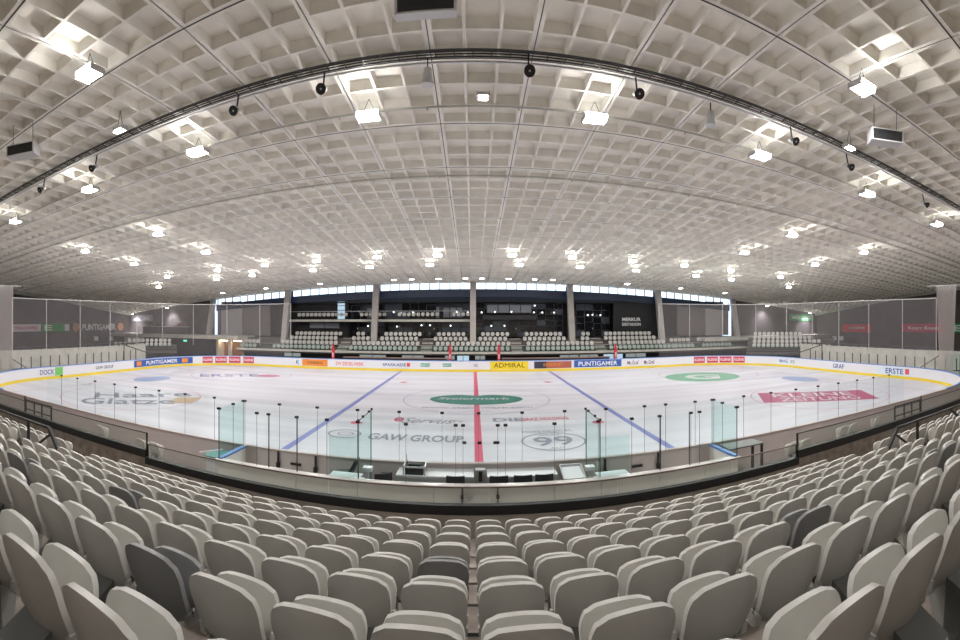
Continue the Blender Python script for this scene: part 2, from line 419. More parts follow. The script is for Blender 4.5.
def bend_text(txt, s0, s1, z, h, m, bold=.01, parent=None, off=-.03):
    vs, fs = text_verts(txt, h, abs(s1 - s0), bold); sc = (s0 + s1) / 2
    b = MB(); out = []
    for x, y in vs:
        p, nn = rpath(sc + x, off); out.append((p.x, p.y, z + y))
    b.add(out, fs); return bpart(b, 'lettering', m, parent)
def advert(s0, s1, m, txt=None, tm=None, z0=.27, z1=.93, th=.42, tw=.85, bold=.012, o=0.):
    if abs(s0) < 30: s0 *= .982; s1 *= .982
    elif s0 > 30: s0 -= .75; s1 -= .75
    if m is ap['wht']: m = M['white']
    b = MB(); strip(b, s0, s1, -.018 - o, -.004, z0, z1, step=.5); a = bpart(b, 'advert_panel', m)
    if txt:
        mid = (s0 + s1) / 2; hw = (s1 - s0) / 2 * tw
        t = bend_text(txt, mid - hw, mid + hw, (z0 + z1) / 2, th, tm, bold, a, -.024 - o)
ap = {k: flat('ad_' + k, c, .4) for k, c in dict(blue=(.05, .12, .40), red=(.58, .07, .13), orange=(.80, .27, .06), yel=(.85, .63, .04), dark=(.06, .06, .09),
      wht=(.85, .85, .86), green=(.06, .30, .20), lg=(.2, .55, .15), black=(.02, .02, .02), navy=(.05, .08, .3), brick=(.42, .13, .09), script=(.15, .05, .1), red2=(.75, .1, .1), lbl=(.70, .78, .86)).items()}
advert(-37.2, -29.5, ap['blue'], 'PUNTIGAMER', ap['wht'], th=.4, tw=.55, bold=.02)
for s in (-36.5, -30.4):
    b = MB(); strip(b, s - .35, s + .35, -.026, -.02, .38, .82, step=.2); bpart(b, 'advert_crest', ap['orange'])
for a_, b_ in ((-28.91, -27.78), (-27.51, -26.24), (-25.97, -24.7), (-24.37, -23.17), (22.97, 24.24), (24.5, 25.71), (25.91, 27.24), (27.44, 28.71)):
    advert(a_, b_, ap['red'], 'KLEINE', ap['wht'], th=.26, tw=.85, bold=.02)
advert(-18.3, -17.7, ap['lbl'], 'K', ap['navy'], th=.4, tw=.6)
advert(-17.5, -14.73, ap['orange'], 'TONDACH', ap['dark'], th=.24, tw=.6)
advert(-13.97, -10.86, ap['wht'], 'ZW ZIEGELWERK', ap['red2'], th=.34, tw=.95)
advert(-9.14, -6.56, ap['wht'], 'SPARKASSE', ap['navy'], th=.28, tw=.9, bold=.012)
b = MB(); strip(b, -6.5, -6.2, -.02, -.01, .45, .8, step=.3); bpart(b, 'advert_mark', ap['red2'])
advert(-5.27, -4.4, ap['green'], 'BIO', ap['wht'], z0=.48, z1=.78, th=.16); advert(-3.12, -2.3, ap['green'], 'BIO', ap['wht'], z0=.48, z1=.78, th=.16)
advert(1.45, 5.11, ap['yel'], 'ADMIRAL', ap['black'], z0=.24, z1=.97, th=.42, tw=.82, bold=.0)
advert(5.7, 9.41, ap['brick'], 'INTERSPORT', ap['orange'], th=.3, tw=.5)
advert(5.72, 6.9, ap['dark'], o=.003)
advert(9.68, 14.62, ap['blue'], 'PUNTIGAMER', ap['wht'], z0=.3, z1=.97, th=.44, tw=.82, bold=.012)
advert(15.16, 16.6, ap['wht'], 'Mc.Graf', ap['script'], th=.4); advert(17.0, 18.38, ap['wht'], 'Mc.Graf', ap['script'], th=.4)
advert(32.92, 34.1, ap['lbl'], 'BIG', ap['navy'], th=.3); advert(34.3, 35.05, ap['wht'], 'ZS', ap['green'], th=.3)
advert(40.25, 41.87, ap['wht'], 'GRAF', ap['navy'], th=.42, bold=.015)
advert(45.6, 49.2, ap['lbl'], 'ERSTE', ap['navy'], th=.45, tw=.5, bold=.015)
b = MB(); strip(b, 47.75, 48.15, -.026, -.02, .4, .85, step=.2); bpart(b, 'advert_mark', ap['red2'])
advert(-42.6, -39.51, ap['wht'], 'GAW GROUP', ap['dark'], th=.28, tw=.7)
advert(-49.2, -45.6, ap['wht'], 'DOCK', ap['navy'], th=.4, tw=.4, bold=.012); advert(-46.6, -45.8, ap['lg'], o=.006)
advert(1 - 1.2, .25, ap['wht'], 'VG', ap['navy'], th=.25)
# near glass on the boards
YG = 11.85
NX = [-17.0, -15.84, -14.71, -13.55, -12.4, -11.26, -10.12, -8.97, -7.79, -6.67, -5.5, -4.32, -3.14, -1.98, -.82, .15, 1.31, 2.47, 3.64, 4.8, 5.47, 6.46, 7.12, 8.26, 9.4, 10.54, 11.66, 12.79, 13.93, 15.04, 16.2, 17.4]
def pane(x0, y0, x1, y1, z0, z1, m, parent, name='glass_pane', gap=.012, t=.012, loc=None):
    a, b = Vector((x0, y0, 0)), Vector((x1, y1, 0)); d = (b - a).normalized(); a += d * gap; b -= d * gap; nn = Vector((-d.y, d.x, 0)) * t / 2
    q = lambda z: [(*(a - nn).xy, z), (*(b - nn).xy, z), (*(b + nn).xy, z), (*(a + nn).xy, z)]
    o = MB().hexa(q(z0), q(z1)).build(name, m, parent)
    if loc: o.location = loc
    return o
def clipbox(x, y, z, parent, loc=None, wd=.09, seam=None):
    b = MB(); b.box(x - wd / 2, x + wd / 2, y - .03, y + .03, z - .035, z + .02)
    if seam: b.box(x - .003, x + .003, y - .006, y + .006, seam, z)
    o = b.build('glass_clip', M['clip'], parent)
    if loc: o.location = loc
    return o
lo = (-CX, -CY, 0); YN = CY - HY - .06
for a_, b_ in zip(NX, NX[1:]):
    pane(a_, YN, b_, YN, BH, 2.36, M['glass'], boards, loc=lo)
for x in NX[1:-1]: clipbox(x, YN, 2.36, boards, lo, seam=BH)
# door hinges and handle on the outside of the near boards
for x in (-5.5, -5.0 + .66, 5.2, 3.6):
    b = MB(); b.box(x - .02, x + .02, YN - .12, YN - .05, .08, BH); b.box(x - .05, x + .05, YN - .14, YN - .05, .55, .68); b.box(x - .05, x + .05, YN - .14, YN - .05, .15, .25)
    bpart(b, 'door_hinge', M['clip'])
for x in (-4.95, 4.55):
    b = MB(); b.box(x - .16, x + .16, YN - .10, YN - .05, .66, .72); bpart(b, 'door_handle', M['clip'])

# ------------------------------------------------------------------ bench zone back wall
YW = 10.15; XL, XR = -6.62, 6.95
bw = tag(empty('bench_enclosure', (CX, YW, 0)), 'pale bench enclosure wall with metal rail and tall glass panes before the near boards', 'bench wall')
lw = (-CX, -YW, 0)
def wpart(mb, name, m, parent=None):
    o = mb.build(name, m, parent or bw)
    if parent is None: o.location = lw
    return o
segs = [XL, -4.3, -2.72, -.9, -.23, .57, 1.9, 3.03, 4.58, 5.9, XR]
for a_, b_ in zip(segs, segs[1:]):
    b = MB(); b.box(a_ + .008, b_ - .008, YW - .05, YW + .05, 0, .97); wpart(b, 'wall_panel', M['benchwall'])
b = MB(); b.box(XL - .06, XR + .06, YW - .09, YW + .09, .97, 1.02); wpart(b, 'top_rail', M['rail'])
for x, sg in ((XL, 1), (XR, -1)):
    b = MB(); b.box(x - .05, x + .05, YW + .05, YN - .14, 0, .97); wpart(b, 'side_panel', M['benchwall'])
    b = MB(); b.box(x - .04, x + .10 if sg > 0 else x + .04, YW, YN - .14, 1.0, 1.05)
    if sg < 0: b = MB(); b.box(x - .10, x + .04, YW, YN - .14, 1.0, 1.05)
    wpart(b, 'side_cap', M['blue'])
    pane(x, YW, x, (YW + YN) / 2, 1.03, 2.4, M['glassgreen'], bw, loc=lw); pane(x, (YW + YN) / 2, x, YN - .14, 1.03, 2.4, M['glassgreen'], bw, loc=lw)
    for y in (YW, (YW + YN) / 2, YN - .18): clipbox(x, y, 2.4, bw, lw, seam=1.03)
BX = [XL + .02, -5.43, -5.09, -4.3, -3.5, -2.72, -1.56, -.40]
BX2 = [.75, 1.9, 2.97, 3.83, 4.58, 5.48, 5.74, XR - .02]
for L_ in (BX, BX2):
    for a_, b_ in zip(L_, L_[1:]): pane(a_, YW, b_, YW, 1.02, 2.4, M['glass'], bw, loc=lw)
    for x in L_: clipbox(x, YW, 2.4, bw, lw, seam=1.02)
for a_, b_ in ((-.40, -.23), (.57, .75)): pane(a_, YW, b_, YW, 1.02, 2.4, M['glass'], bw, loc=lw)
pane(-.23, YW, .57, YW, 1.02, 2.0, M['glass'], bw, loc=lw)
clipbox(-.23, YW, 2.4, bw, lw, seam=1.02); clipbox(.57, YW, 2.4, bw, lw, seam=1.02)
clipbox(-.2, YW, 2.0, bw, lw); clipbox(.54, YW, 2.0, bw, lw, wd=.14); clipbox(.15, YW, 2.0, bw, lw)
# heavier posts beside the penalty doors
for x in (-4.3, 4.62, -5.09, 5.45):
    b = MB(); b.box(x - .009, x + .009, YW + .02, YW + .04, 1.0, 2.4); wpart(b, 'door_post', M['clip'])
for x in (-.25, .57):
    b = MB(); b.box(x - .012, x + .012, YW - .10, YW - .05, .62, 1.0); b.box(x - .035, x + .035, YW - .12, YW - .05, .74, .80); wpart(b, 'door_hinge', M['clip'])
b = MB(); b.box(-.17, -.0, YW - .13, YW - .09, .76, .80); b.box(-.12, -.05, YW - .12, YW - .05, .70, .78); wpart(b, 'door_latch', M['steel'])
# partitions
for x, s_ in ((-2.72, -1), (3.03, 1)):
    pane(x, YW + .06, x, YN - .14, .2, 2.4, M['partglass'], bw, loc=lw)
    for y in (YW + .05, YN - .17):
        b = MB(); b.box(x - .012, x + .012, y, y + .02, .2, 2.4); wpart(b, 'pane_edge', M['glassedge'])
    b = MB(); b.bar((x, YW + .06, 2.4), (x, YN - .14, 2.4), .015); wpart(b, 'partition_rail', M['clip'])
    for y in (YW + .05, YW + .5, YN - .4, YN - .1): clipbox(x, y, 2.42, bw, lw, wd=.05)
    for y in (YW + .1, YN - .55):
        b = MB(); b.box(x - .12, x + .12, y - .1, y + .1, .92 if y < 10.5 else .9, 1.0); b.box(x - .03, x + .03, y - .03, y + .03, 0, .95); wpart(b, 'partition_foot', M['white'])
for x0, x1 in ((-3.5, -2.72), (3.03, 3.83)):
    pane(x0, YW + .12, x1, YW + .12, 1.02, 1.98, M['glassgreen'], bw, loc=lw)
    b = MB(); b.box(x0, x1, YW + .1, YW + .5, .96, .99); wpart(b, 'shelf', M['deskw'])

# ------------------------------------------------------------------ timekeeper zone furniture
def desk(x0, x1, label):
    t = tag(empty('desk', ((x0 + x1) / 2, 11.3, 0)), label, 'desk'); hw = (x1 - x0) / 2
    MB().box(-hw, hw, -.3, .3, .86, .90).build('desk_top', M['deskw'], t)
    MB().box(-hw + .05, hw - .05, .26, .29, .3, .86).build('back_panel', M['deskw'], t)
    for x in (-hw + .08, hw - .08):
        for y in (-.24, .24): MB().box(x - .025, x + .025, y - .025, y + .025, -.02, .86).build('leg', M['steel'], t)
    return t
desk(-1.95, .02, 'white timekeeper desk holding the monitor box, before the near boards')
desk(.36, 2.15, 'white timekeeper desk with three dark chairs, beside the centre post')
def dchair(x, y, label, rz=0):
    t = tag(empty('desk_chair', (x, y, 0), rz), label, 'chair', 'timekeeper chairs')
    b = MB(); n = 6
    for k in range(n):
        u0 = -.24 + .48 * k / n; u1 = -.24 + .48 * (k + 1) / n; c = lambda u: -.2 - .05 * (1 - (u / .24) ** 2)
        b.hexa([(u0, c(u0), .62), (u1, c(u1), .62), (u1, c(u1) + .035, .62), (u0, c(u0) + .035, .62)],
               [(u0 * .92, c(u0) - .06, 1.1), (u1 * .92, c(u1) - .06, 1.1), (u1 * .92, c(u1) - .025, 1.1), (u0 * .92, c(u0) - .025, 1.1)])
    b.build('backrest', M['darkfab'], t)
    MB().box(-.23, .23, -.2, .24, .48, .54).build('seat', M['darkfab'], t)
    for sx in (-.2, .2):
        MB().bar((sx, -.18, .5), (sx * 1.15, -.24, -.02), .03).build('leg', M['clip'], t); MB().bar((sx, .2, .5), (sx * 1.15, .24, -.02), .03).build('leg', M['clip'], t)
dchair(-.42, 10.75, 'dark office chair at the desk, beside the grey centre post')
dchair(.62, 10.75, 'dark office chair just past the grey centre post')
dchair(1.2, 10.75, 'dark office chair, middle of three at the longer desk')
dchair(1.72, 10.75, 'dark office chair at the desk end beside the steel tray stand')
dchair(-2.28, 10.7, 'dark chair partly hidden by the monitor box desk end', .5)
# monitor box
t = tag(empty('monitor_box', (-1.5, 11.25, .9)), 'black control monitor box in a steel frame on the timekeeper desk', 'monitor')
b = MB(); b.box(-.22, .24, -.2, .18, 0, .16); b.build('housing', M['darkfab'], t)
b = MB()
for x in (-.26, .28):
    for y in (-.22, .2): b.bar((x, y, 0), (x, y, .2), .03)
for y in (-.22, .2): b.bar((-.26, y, .2), (.28, y, .2), .03)
for x in (-.26, .28): b.bar((x, -.22, .2), (x, .2, .2), .03)
b.build('frame', M['steel'], t)
MB().box(-.15, .15, -.05, .15, .16, .22).build('console', M['darkfab'], t)
MB().bar((-.2, .1, .16), (-.24, .12, .42), .012).build('aerial', M['clip'], t)
# steel tray stand
t = tag(empty('tray_stand', (2.55, 11.1, 0)), 'steel tray stand with dark top beside the glass partition', 'stand')
b = MB(); b.hexa([(-.26, -.28, .80), (.26, -.28, .80), (.26, .25, .93), (-.26, .25, .93)], [(-.26, -.28, .83), (.26, -.28, .83), (.26, .25, .96), (-.26, .25, .96)]); b.build('tray', M['deskw'], t)
b = MB()
for x in (-.28, .28): b.bar((x, -.3, .82), (x, .27, 1.0), .04)
b.bar((-.28, -.3, .82), (.28, -.3, .82), .04); b.bar((-.28, .27, 1.0), (.28, .27, 1.0), .04)
b.build('frame', M['steel'], t)
for x in (-.25, .25):
    for y in (-.25, .22): MB().box(x - .02, x + .02, y - .02, y + .02, -.02, .82).build('leg', M['steel'], t)
MB().box(-.2, .2, -.2, .15, .35, .7).build('cabinet', M['darkfab'], t)
# centre post
t = tag(empty('control_post', (.19, 11.3, 0)), 'grey metal post with black switch units between the two desks', 'post')
MB().box(-.13, .13, -.1, .1, -.02, 1.0).build('post_body', M['footmat'], t)
MB().box(-.05, .05, -.14, -.1, .72, .97).build('switch_unit', M['clip'], t); MB().box(-.04, .04, -.14, -.1, .45, .62).build('switch_unit', M['clip'], t)
# reclined seat on the shelf
t = tag(empty('swivel_seat', (-3.3, 11.05, .0)), 'empty black reclined seat shell beside the glass partition', 'seat')
b = MB(); b.hexa([(-.42, -.2, .72), (.12, -.2, .80), (.12, .2, .80), (-.42, .2, .72)], [(-.42, -.2, .79), (.12, -.2, .88), (.12, .2, .88), (-.42, .2, .79)]); b.build('seat', M['darkfab'], t)
b = MB(); b.hexa([(.08, -.2, .80), (.18, -.2, .80), (.18, .2, .80), (.08, .2, .80)], [(.30, -.18, 1.22), (.36, -.18, 1.2), (.36, .18, 1.2), (.30, .18, 1.22)]); b.build('backrest', M['darkfab'], t)
MB().box(-.2, .1, -.12, .12, -.02, .75).build('pedestal', M['footmat'], t)
t = MB().box(-2.42, -2.16, 11.2, 11.45, -.02, .78).build('waste_bin', M['darkfab']); tag(t, 'small black bin between the partition foot and the timekeeper desk', 'bin')
# table outside the enclosure
t = tag(empty('side_table', (7.85, 11.05, 0)), 'narrow grey table with black legs outside the bench enclosure', 'table')
MB().box(-.75, .5, -.3, .3, 1.0, 1.04).build('table_top', M['bracket'], t)
for x in (.1, .45): MB().box(x - .035, x + .035, -.3, -.24, -.02, 1.0).build('leg', M['clip'], t)
MB().box(-.7, -.64, .2, .26, -.02, 1.0).build('leg', M['clip'], t)
t = tag(empty('tool_crate', (-7.2, 11.2, 0)), 'open crate with white and green sheets outside the bench enclosure', 'crate')
MB().box(-.4, .35, -.25, .25, 0, .7).build('crate_body', M['deskw'], t)
b = MB(); b.hexa([(-.45, -.3, .72), (.4, -.3, .72), (.4, .25, .80), (-.45, .25, .80)], [(-.45, -.3, .74), (.4, -.3, .74), (.4, .25, .82), (-.45, .25, .82)]); b.build('sheet', flat('sheetgreen', (.10, .28, .26)), t)
MB().bar((-.6, -.3, .8), (.1, -.1, .95), .04).build('handle', M['white'], t)

# ------------------------------------------------------------------ near stand terrace
RD = .86; RR = .3075
def rowY(i): return {0: 1.97, 1: 2.81}.get(i, 1.92 + RD * i if i > 1 else 1.99 + RD * i)
def rowZ(i): return 4.8 - (1.32 + RR * i) - .80
mb = MB(); XT = 26
for i in range(-14, 7):
    yb = rowY(i) - .25; yf = rowY(i) + .61
    if i == 6: yf = 8.2
    z = rowZ(i)
    mb.box(-XT, XT, yb, yf, z - .7, z)
    mb.box(-XT, XT, yf - .035, yf, z - .012, z + .004, 1)
for i in range(-14, 6):
    for sx in (-1, 1):
        xa, xb = sorted((sx * 7.55, sx * 9.3)); mb.box(xa, xb, rowY(i) + .61, rowY(i) + .9, rowZ(i + 1) - .05, (rowZ(i) + rowZ(i + 1)) / 2)
struct('floor_terrace', mb, [M['terrace'], M['tread_edge']], 'brown concrete seating steps of the near grandstand')
# parapet
YP = 8.0
mb = MB(); mb.box(-7.38, 7.32, YP, YP + .2, -.02, 1.26)
struct('wall_parapet', mb, M['concrete'], 'low concrete parapet in front of the first seat row')
for s in (-1, 1):
    x0, x1 = (-24, -7.38) if s < 0 else (7.32, 24)
    mb = MB(); mb.box(x0, x1, YP, YP + .2, -.02, 1.45)
    struct('wall_parapet', mb, M['terrace'], 'stepped up brown concrete parapet section')
def prail(x0, x1, z0, z1, zg, label, seams):
    t = tag(empty('parapet_rail', ((x0 + x1) / 2, YP + .08, z0)), label, 'railing'); hw = (x1 - x0) / 2; cx = (x0 + x1) / 2
    MB().box(-hw, hw, -.09, .03, 0, z1 - z0).build('base_rail', M['black'], t)
    ss = [x0] + seams + [x1]
    for a_, b_ in zip(ss, ss[1:]): pane(a_ - cx, 0, b_ - cx, 0, z1 - z0, zg - z0, M['railglass'], t, gap=.01)
    MB().box(-hw, hw, -.012, .012, zg - z0, zg - z0 + .022).build('top_strip', M['blackmetal'] if abs(cx) > 1 else flat('strip', (.16, .11, .09)), t)
    MB().box(-hw - .0, -hw + .03, -.02, .02, z1 - z0, zg - z0 + .02).build('end_post', M['blackmetal'], t); MB().box(hw - .03, hw, -.02, .02, z1 - z0, zg - z0 + .02).build('end_post', M['blackmetal'], t)
prail(-7.38, 7.32, 1.27, 1.44, 1.73, 'low black parapet rail with glass strip in front of the seats, lower middle stretch', [-5.4, -2.75, 0.3, 2.75, 5.4])
prail(-24, -7.38, 1.42, 1.62, 2.0, 'raised black parapet rail with glass, stretch on the left of the stand', [-20, -17, -14.4, -11.6, -9.4])
prail(7.32, 24, 1.42, 1.62, 2.0, 'raised black parapet rail with glass, stretch on the right of the stand', [9.4, 11.6, 14.4, 17, 20])
# stair guard rails
for s, side in ((-1, 'left'), (1, 'right')):
    t = tag(empty('guard_rail', (s * 9.4, 5.9, rowZ(4))), 'black steel guard rail with slanted brace at the stair opening on the %s' % side, 'railing')
    top = .84
    MB().bar((s * 6.0, 0, top), (-s * .9, 0, top), .055).build('handrail', M['black'], t)
    MB().bar((-s * .9, 0, top), (-s * 1.65, 0, 0.0), .07).build('slanted_post', M['black'], t)
    MB().bar((0, 0, 0), (0, 0, top), .055).build('post', M['black'], t)
    MB().bar((s * 3.2, 0, 0), (s * 1.7, 0, top), .06).build('post', M['black'], t)
    MB().bar((-s * 1.0, 0, top - .12), (-s * .35, 0, top - .55), .045).build('brace', M['black'], t)
    # gate railing down at the boards
    t = tag(empty('gate_railing', (s * 16.1, 10.6, 0)), 'small black gate railing beyond the parapet glass on the %s' % side, 'railing')
    for x in (-1.0, -.3, .3, 1.0): MB().bar((x, 0, -.02), (x, 0, 1.2), .05).build('post', M['black'], t)
    for z in (1.2, .8): MB().bar((-1.0, 0, z), (1.0, 0, z), .045).build('rail', M['black'], t)
    MB().bar((s * 1.0, 0, 1.2), (s * 1.9, .5, 1.2), .045).build('rail', M['black'], t); MB().bar((s * 1.9, .5, -.02), (s * 1.9, .5, 1.2), .05).build('post', M['black'], t)

# ------------------------------------------------------------------ the seats
def shell(zb, zt, tilt, bow, th, y0, wmax=.212, wtop=.125, wbot=.125, cham=.70):
    """seat or back shell: rounded octagonal outline, slightly dished, edge turned forward"""
    nu, nv = 10, 18; H = zt - zb
    def hw(v):
        if v < .22: t = v / .22; return wbot + (wmax - .012 - wbot) * math.sin(t * PI / 2) ** .8
        if v < cham: return wmax - .012 + .012 * (v - .22) / (cham - .22)
        t = (v - cham) / (1 - cham); return wtop + (wmax - wtop) * (1 - t ** 2.2) ** .6
    F, Bk = [], []
    for j in range(nv + 1):
        v = j / nv; v = v if j < nv else 1.0
        for i in range(nu + 1):
            u = -1 + 2 * i / nu; x = u * hw(v)
            y = y0 + bow * (u * u) * (1 - .93 * v) - tilt * v * H + .05 * (1 - v) ** 3
            z = zb + v * H - (.012 * u * u * (v > .9)) + .035 * (u * u) * (v < .01)
            if abs(u) == 1 or j == nv: yb = y + .002
            else: yb = y
            F.append((x, y + th, z)); Bk.append((x, yb, z))
    n = len(F); fs = []; idx = lambda i, j: j * (nu + 1) + i
    for j in range(nv):
        for i in range(nu):
            q = (idx(i, j), idx(i + 1, j), idx(i + 1, j + 1), idx(i, j + 1))
            fs.append(q); fs.append(tuple(n + k for k in reversed(q)))
    rim = [idx(i, 0) for i in range(nu + 1)] + [idx(nu, j) for j in range(1, nv + 1)] + [idx(i, nv) for i in range(nu - 1, -1, -1)] + [idx(0, j) for j in range(nv - 1, 0, -1)]
    for a_, b_ in zip(rim, rim[1:] + rim[:1]): fs.append((a_, n + a_, n + b_, b_))
    return MB().add(F + Bk, fs)
def make_seat(dark=False):
    m = M['seatdark'] if dark else M['seat']
    t = empty('stadium_seat')
    b = shell(.34, .80, .17, .07, .036, -.03, cham=.66, wtop=.135)
    b.build('backrest', m, t, smooth=True)
    b = shell(.37, .68, -.22, .03, .035, .10, wmax=.208, wtop=.125, cham=.6)
    # hinge loops that join the folded cushion and back at the lower sides
    s_ = b.build('seat', m, t, smooth=True)
    for sx in (-1, 1):
        h = MB()
        pts = [(sx * .195, .03 + .012, .45), (sx * .19, .05, .385), (sx * .186, .085, .362), (sx * .186, .125, .368), (sx * .19, .15, .40), (sx * .195, .155, .45)]
        for p, q in zip(pts, pts[1:]): h.bar(p, q, .034, .03)
        h.build('hinge_arm', m, t)
    b = MB()
    b.hexa([(-.11, -.20, .02), (.11, -.20, .02), (.11, .03, .02), (-.11, .03, .02)], [(-.11, -.17, .34), (.11, -.17, .34), (.11, .0, .43), (-.11, .0, .43)])
    b.box(-.112, .112, -.205, -.165, .335, .352)
    b.build('bracket', M['bracket'], t)
    b = MB(); b.hexa([(-.05, .02, 0), (.05, .02, 0), (.05, .10, 0), (-.05, .10, 0)], [(-.09, 0, .40), (.09, 0, .40), (.09, .14, .40), (-.09, .14, .40)])
    b.build('foot', M['footmat'], t)
    return t
p_light = make_seat(); p_dark = make_seat(True)
used = {False: False, True: False}
DARKSET = {(2, -8), (0, -4), (2, -1), (1, 6), (1, -10), (1, 11)}
#DARKLIST#
ROWN = {6: 'front row', 5: 'second row', 4: 'third row', 3: 'fourth row', 2: 'fifth row', 1: 'sixth row', 0: 'seventh row', -1: 'eighth row'}
P = .49
for i in range(-1, 7):
    Y = rowY(i); kmax = int((2.04 * Y + .95) / P)
    for s in (-1, 1):
        for k in range(kmax + 1):
            X = s * (P / 2 + P * k)
            if 7.3 < abs(X) < 9.55: continue
            if i == -1 and abs(X) < .7: continue
            d = (i, s * (k + 1)) in DARKSET
            pr = p_dark if d else p_light
            if not used[d]: o = pr; used[d] = True
            else: o = copy_tree(pr)
            o.location = (X, Y, rowZ(i)); o.rotation_euler.z = math.radians(random.uniform(-1.2, 1.2))
            side = 'left' if s < 0 else 'right'
            tag(o, '%s folded seat, %s, %s to the %s of the centre gap' % ('dark grey' if d else 'light grey', ROWN[i], ordw(k + 1), side), 'seat', 'folded seats of the near stand')
# a few loose seats down beside the near boards
for X, lab in ((-12.3, 'white folded seat by the near boards, behind the raised left rail glass'), (-9.95, 'white folded seat behind the low end of the left glass, outer of two'), (-9.35, 'white folded seat behind the low end of the left glass, inner of two'),
               (9.45, 'white folded seat behind the low end of the right glass, inner of two'), (10.0, 'white folded seat behind the low end of the right glass, outer of two'), (12.2, 'white folded seat by the near boards right of the glass joint, inner of two'),
               (12.75, 'white folded seat by the near boards right of the glass joint, outer of two'), (14.3, 'white folded seat by the near boards beside the small gate railing')):
    o = copy_tree(p_light); o.location = (X, 10.9 if abs(X) > 10.5 else 10.6, .12); tag(o, lab, 'seat', 'seats beside the near boards')
    # small plinth below
    q = MB().box(-.22, .22, -.22, .2, -.14, 0).build('plinth', M['footmat'], o)

# ------------------------------------------------------------------ far grandstand
SY = 45.3
fz = lambda k: 1.32 + .48 * k       # tread of row k (0 front)
fy = lambda k: 46.0 + .85 * k
mb = MB()
for k in range(4):
    mb.box(-27, 33, fy(k) - .45, fy(k) + .40 if k < 3 else 52.5, fz(k) - (.12 if k == 0 else .5), fz(k))
struct('floor_far_terrace', mb, M['darkstep'], 'dark steps of the far grandstand'); mb = MB(); mb.box(-27, 33, SY, SY + .15, 1.46, 1.62); mb.box(-27, 33, SY, 46.6, 1.38, 1.46)
struct('trim_20', mb, M['paleconc'], 'pale concrete front edge of the far grandstand')
mb = MB(); mb.box(-27, 33, 46.6, 46.9, -.02, 1.25); struct('wall_under_stand', mb, M['blacksat'], 'dark recessed wall below the far grandstand')
stairs = [-14.2, -4.95, 4.65, 13.9]
for x, lb in zip(stairs, ('far stair flight below the first gallery door', 'far stair flight short of the middle column', 'far stair flight past the middle column', 'far stair flight before the black board')):
    b = MB()
    for q in range(8): b.box(x - .58, x + .58, 45.6 + .42 * q, 49.3, 1.32 + .19 * q, 1.32 + .19 * (q + 1))
    struct('floor_stair', b, M['concrete'], 'pale concrete ' + lb)
# windows under the stand
wn = 0
for x0, x1, kind in ((-21.3, -19.2, 0), (-12.3, -9.3, 0), (-7.6, -5.2, 0), (-3.0, -1.9, 0), (-1.7, -.4, 1), (0.2, 1.3, 0), (9.3, 11.4, 0), (11.5, 13.6, 0), (14.2, 16.5, 1), (16.8, 19.3, 0)):
    wn += 1; z0, z1 = (.72, 1.2) if not kind else (.3, 1.28)
    t = empty('window_%d' % wn, ((x0 + x1) / 2, 46.55, 0)); t['kind'] = 'structure'
    hw = (x1 - x0) / 2
    MB().box(-hw, hw, 0, .03, z0, z1).build('pane', M['roomlit'] if kind else M['roompale'], t)
    b = MB()
    for x in (-hw, 0, hw): b.box(x - .03, x + .03, -.03, .03, z0, z1)
    b.box(-hw, hw, -.03, .03, z1, z1 + .05); b.box(-hw, hw, -.03, .03, z0 - .05, z0); b.build('window_frame', M['frame'], t)
# glass balustrade
t = tag(empty('balustrade', (3, SY + .05, 1.62)), 'green tinted glass balustrade along the front of the far grandstand', 'railing')
for k in range(30): pane(-30 + 2 * k, 0, -28 + 2 * k, 0, 0, .62, M['glassgreen'], t)
b = MB(); b.box(-30, 30, -.015, .015, .62, .65); b.build('top_strip', M['steel'], t)

# simple far seats
def farseat(mb, x, y, z, rz=0, tip=True):
    c, s = math.cos(rz), math.sin(rz)
    T = lambda p: (x + p[0] * c - p[1] * s, y + p[0] * s + p[1] * c, z + p[2])
    def pl(o, ya, yb, zz, tl):   # extruded outline
        a = [T((u, ya + tl * v, zz + v)) for u, v in o]; b_ = [T((u, yb + tl * v, zz + v)) for u, v in o]; n = len(o)
        mb.add(a + b_, [tuple(range(n)), tuple(range(2 * n - 1, n - 1, -1))] + [(i, (i + 1) % n, n + (i + 1) % n, n + i) for i in range(n)])
    o = [(-.10, 0), (.10, 0), (.2, .12), (.205, .3), (.13, .42), (-.13, .42), (-.205, .3), (-.2, .12)]
    pl(o, .06, .10, .38, .12); pl([(u * .95, v * .93) for u, v in o], -.10, -.06, .38, .02)
mb = MB(); blk = MB()
rows = {0: (-22.3, 22.6), 1: (-21.6, 22.0), 2: (-20.8, 21.3), 3: (-20.5, 20.7)}
for k, (a_, b_) in rows.items():
    x = a_
    while x < b_:
        if all(abs(x - s) > .82 for s in stairs) and not (k >= 2 and any(abs(x - 11 * q) < (.6 if k == 2 else .95) for q in (-2, -1, 0, 1, 2))):
            farseat(mb, x, fy(k), fz(k))
        x += .54
# upper gallery seats
for x0, x1 in ((-20.8, -14.6), (-12.9, -10.0 + .0), (-8.4, -3.6), (-2.2, 0.0 - .4)):
    x = x0
    while x < x1: farseat(mb, x, 49.9, 4.98); x += .54
# right and left short blocks beyond the outer columns
for x0, x1, ks in ((22.9, 25.4, (0, 1)), (26.6, 30.6, (0, 1))):
    for k in ks:
        x = x0
        while x < x1: farseat(mb, x, fy(k) + (.4 if k == 1 else 0), fz(k) + .15 * k); x += .54
for k in (0, 1):
    x = -26.6
    while x < -24.4: farseat(mb, x, fy(k), fz(k)); x += .56
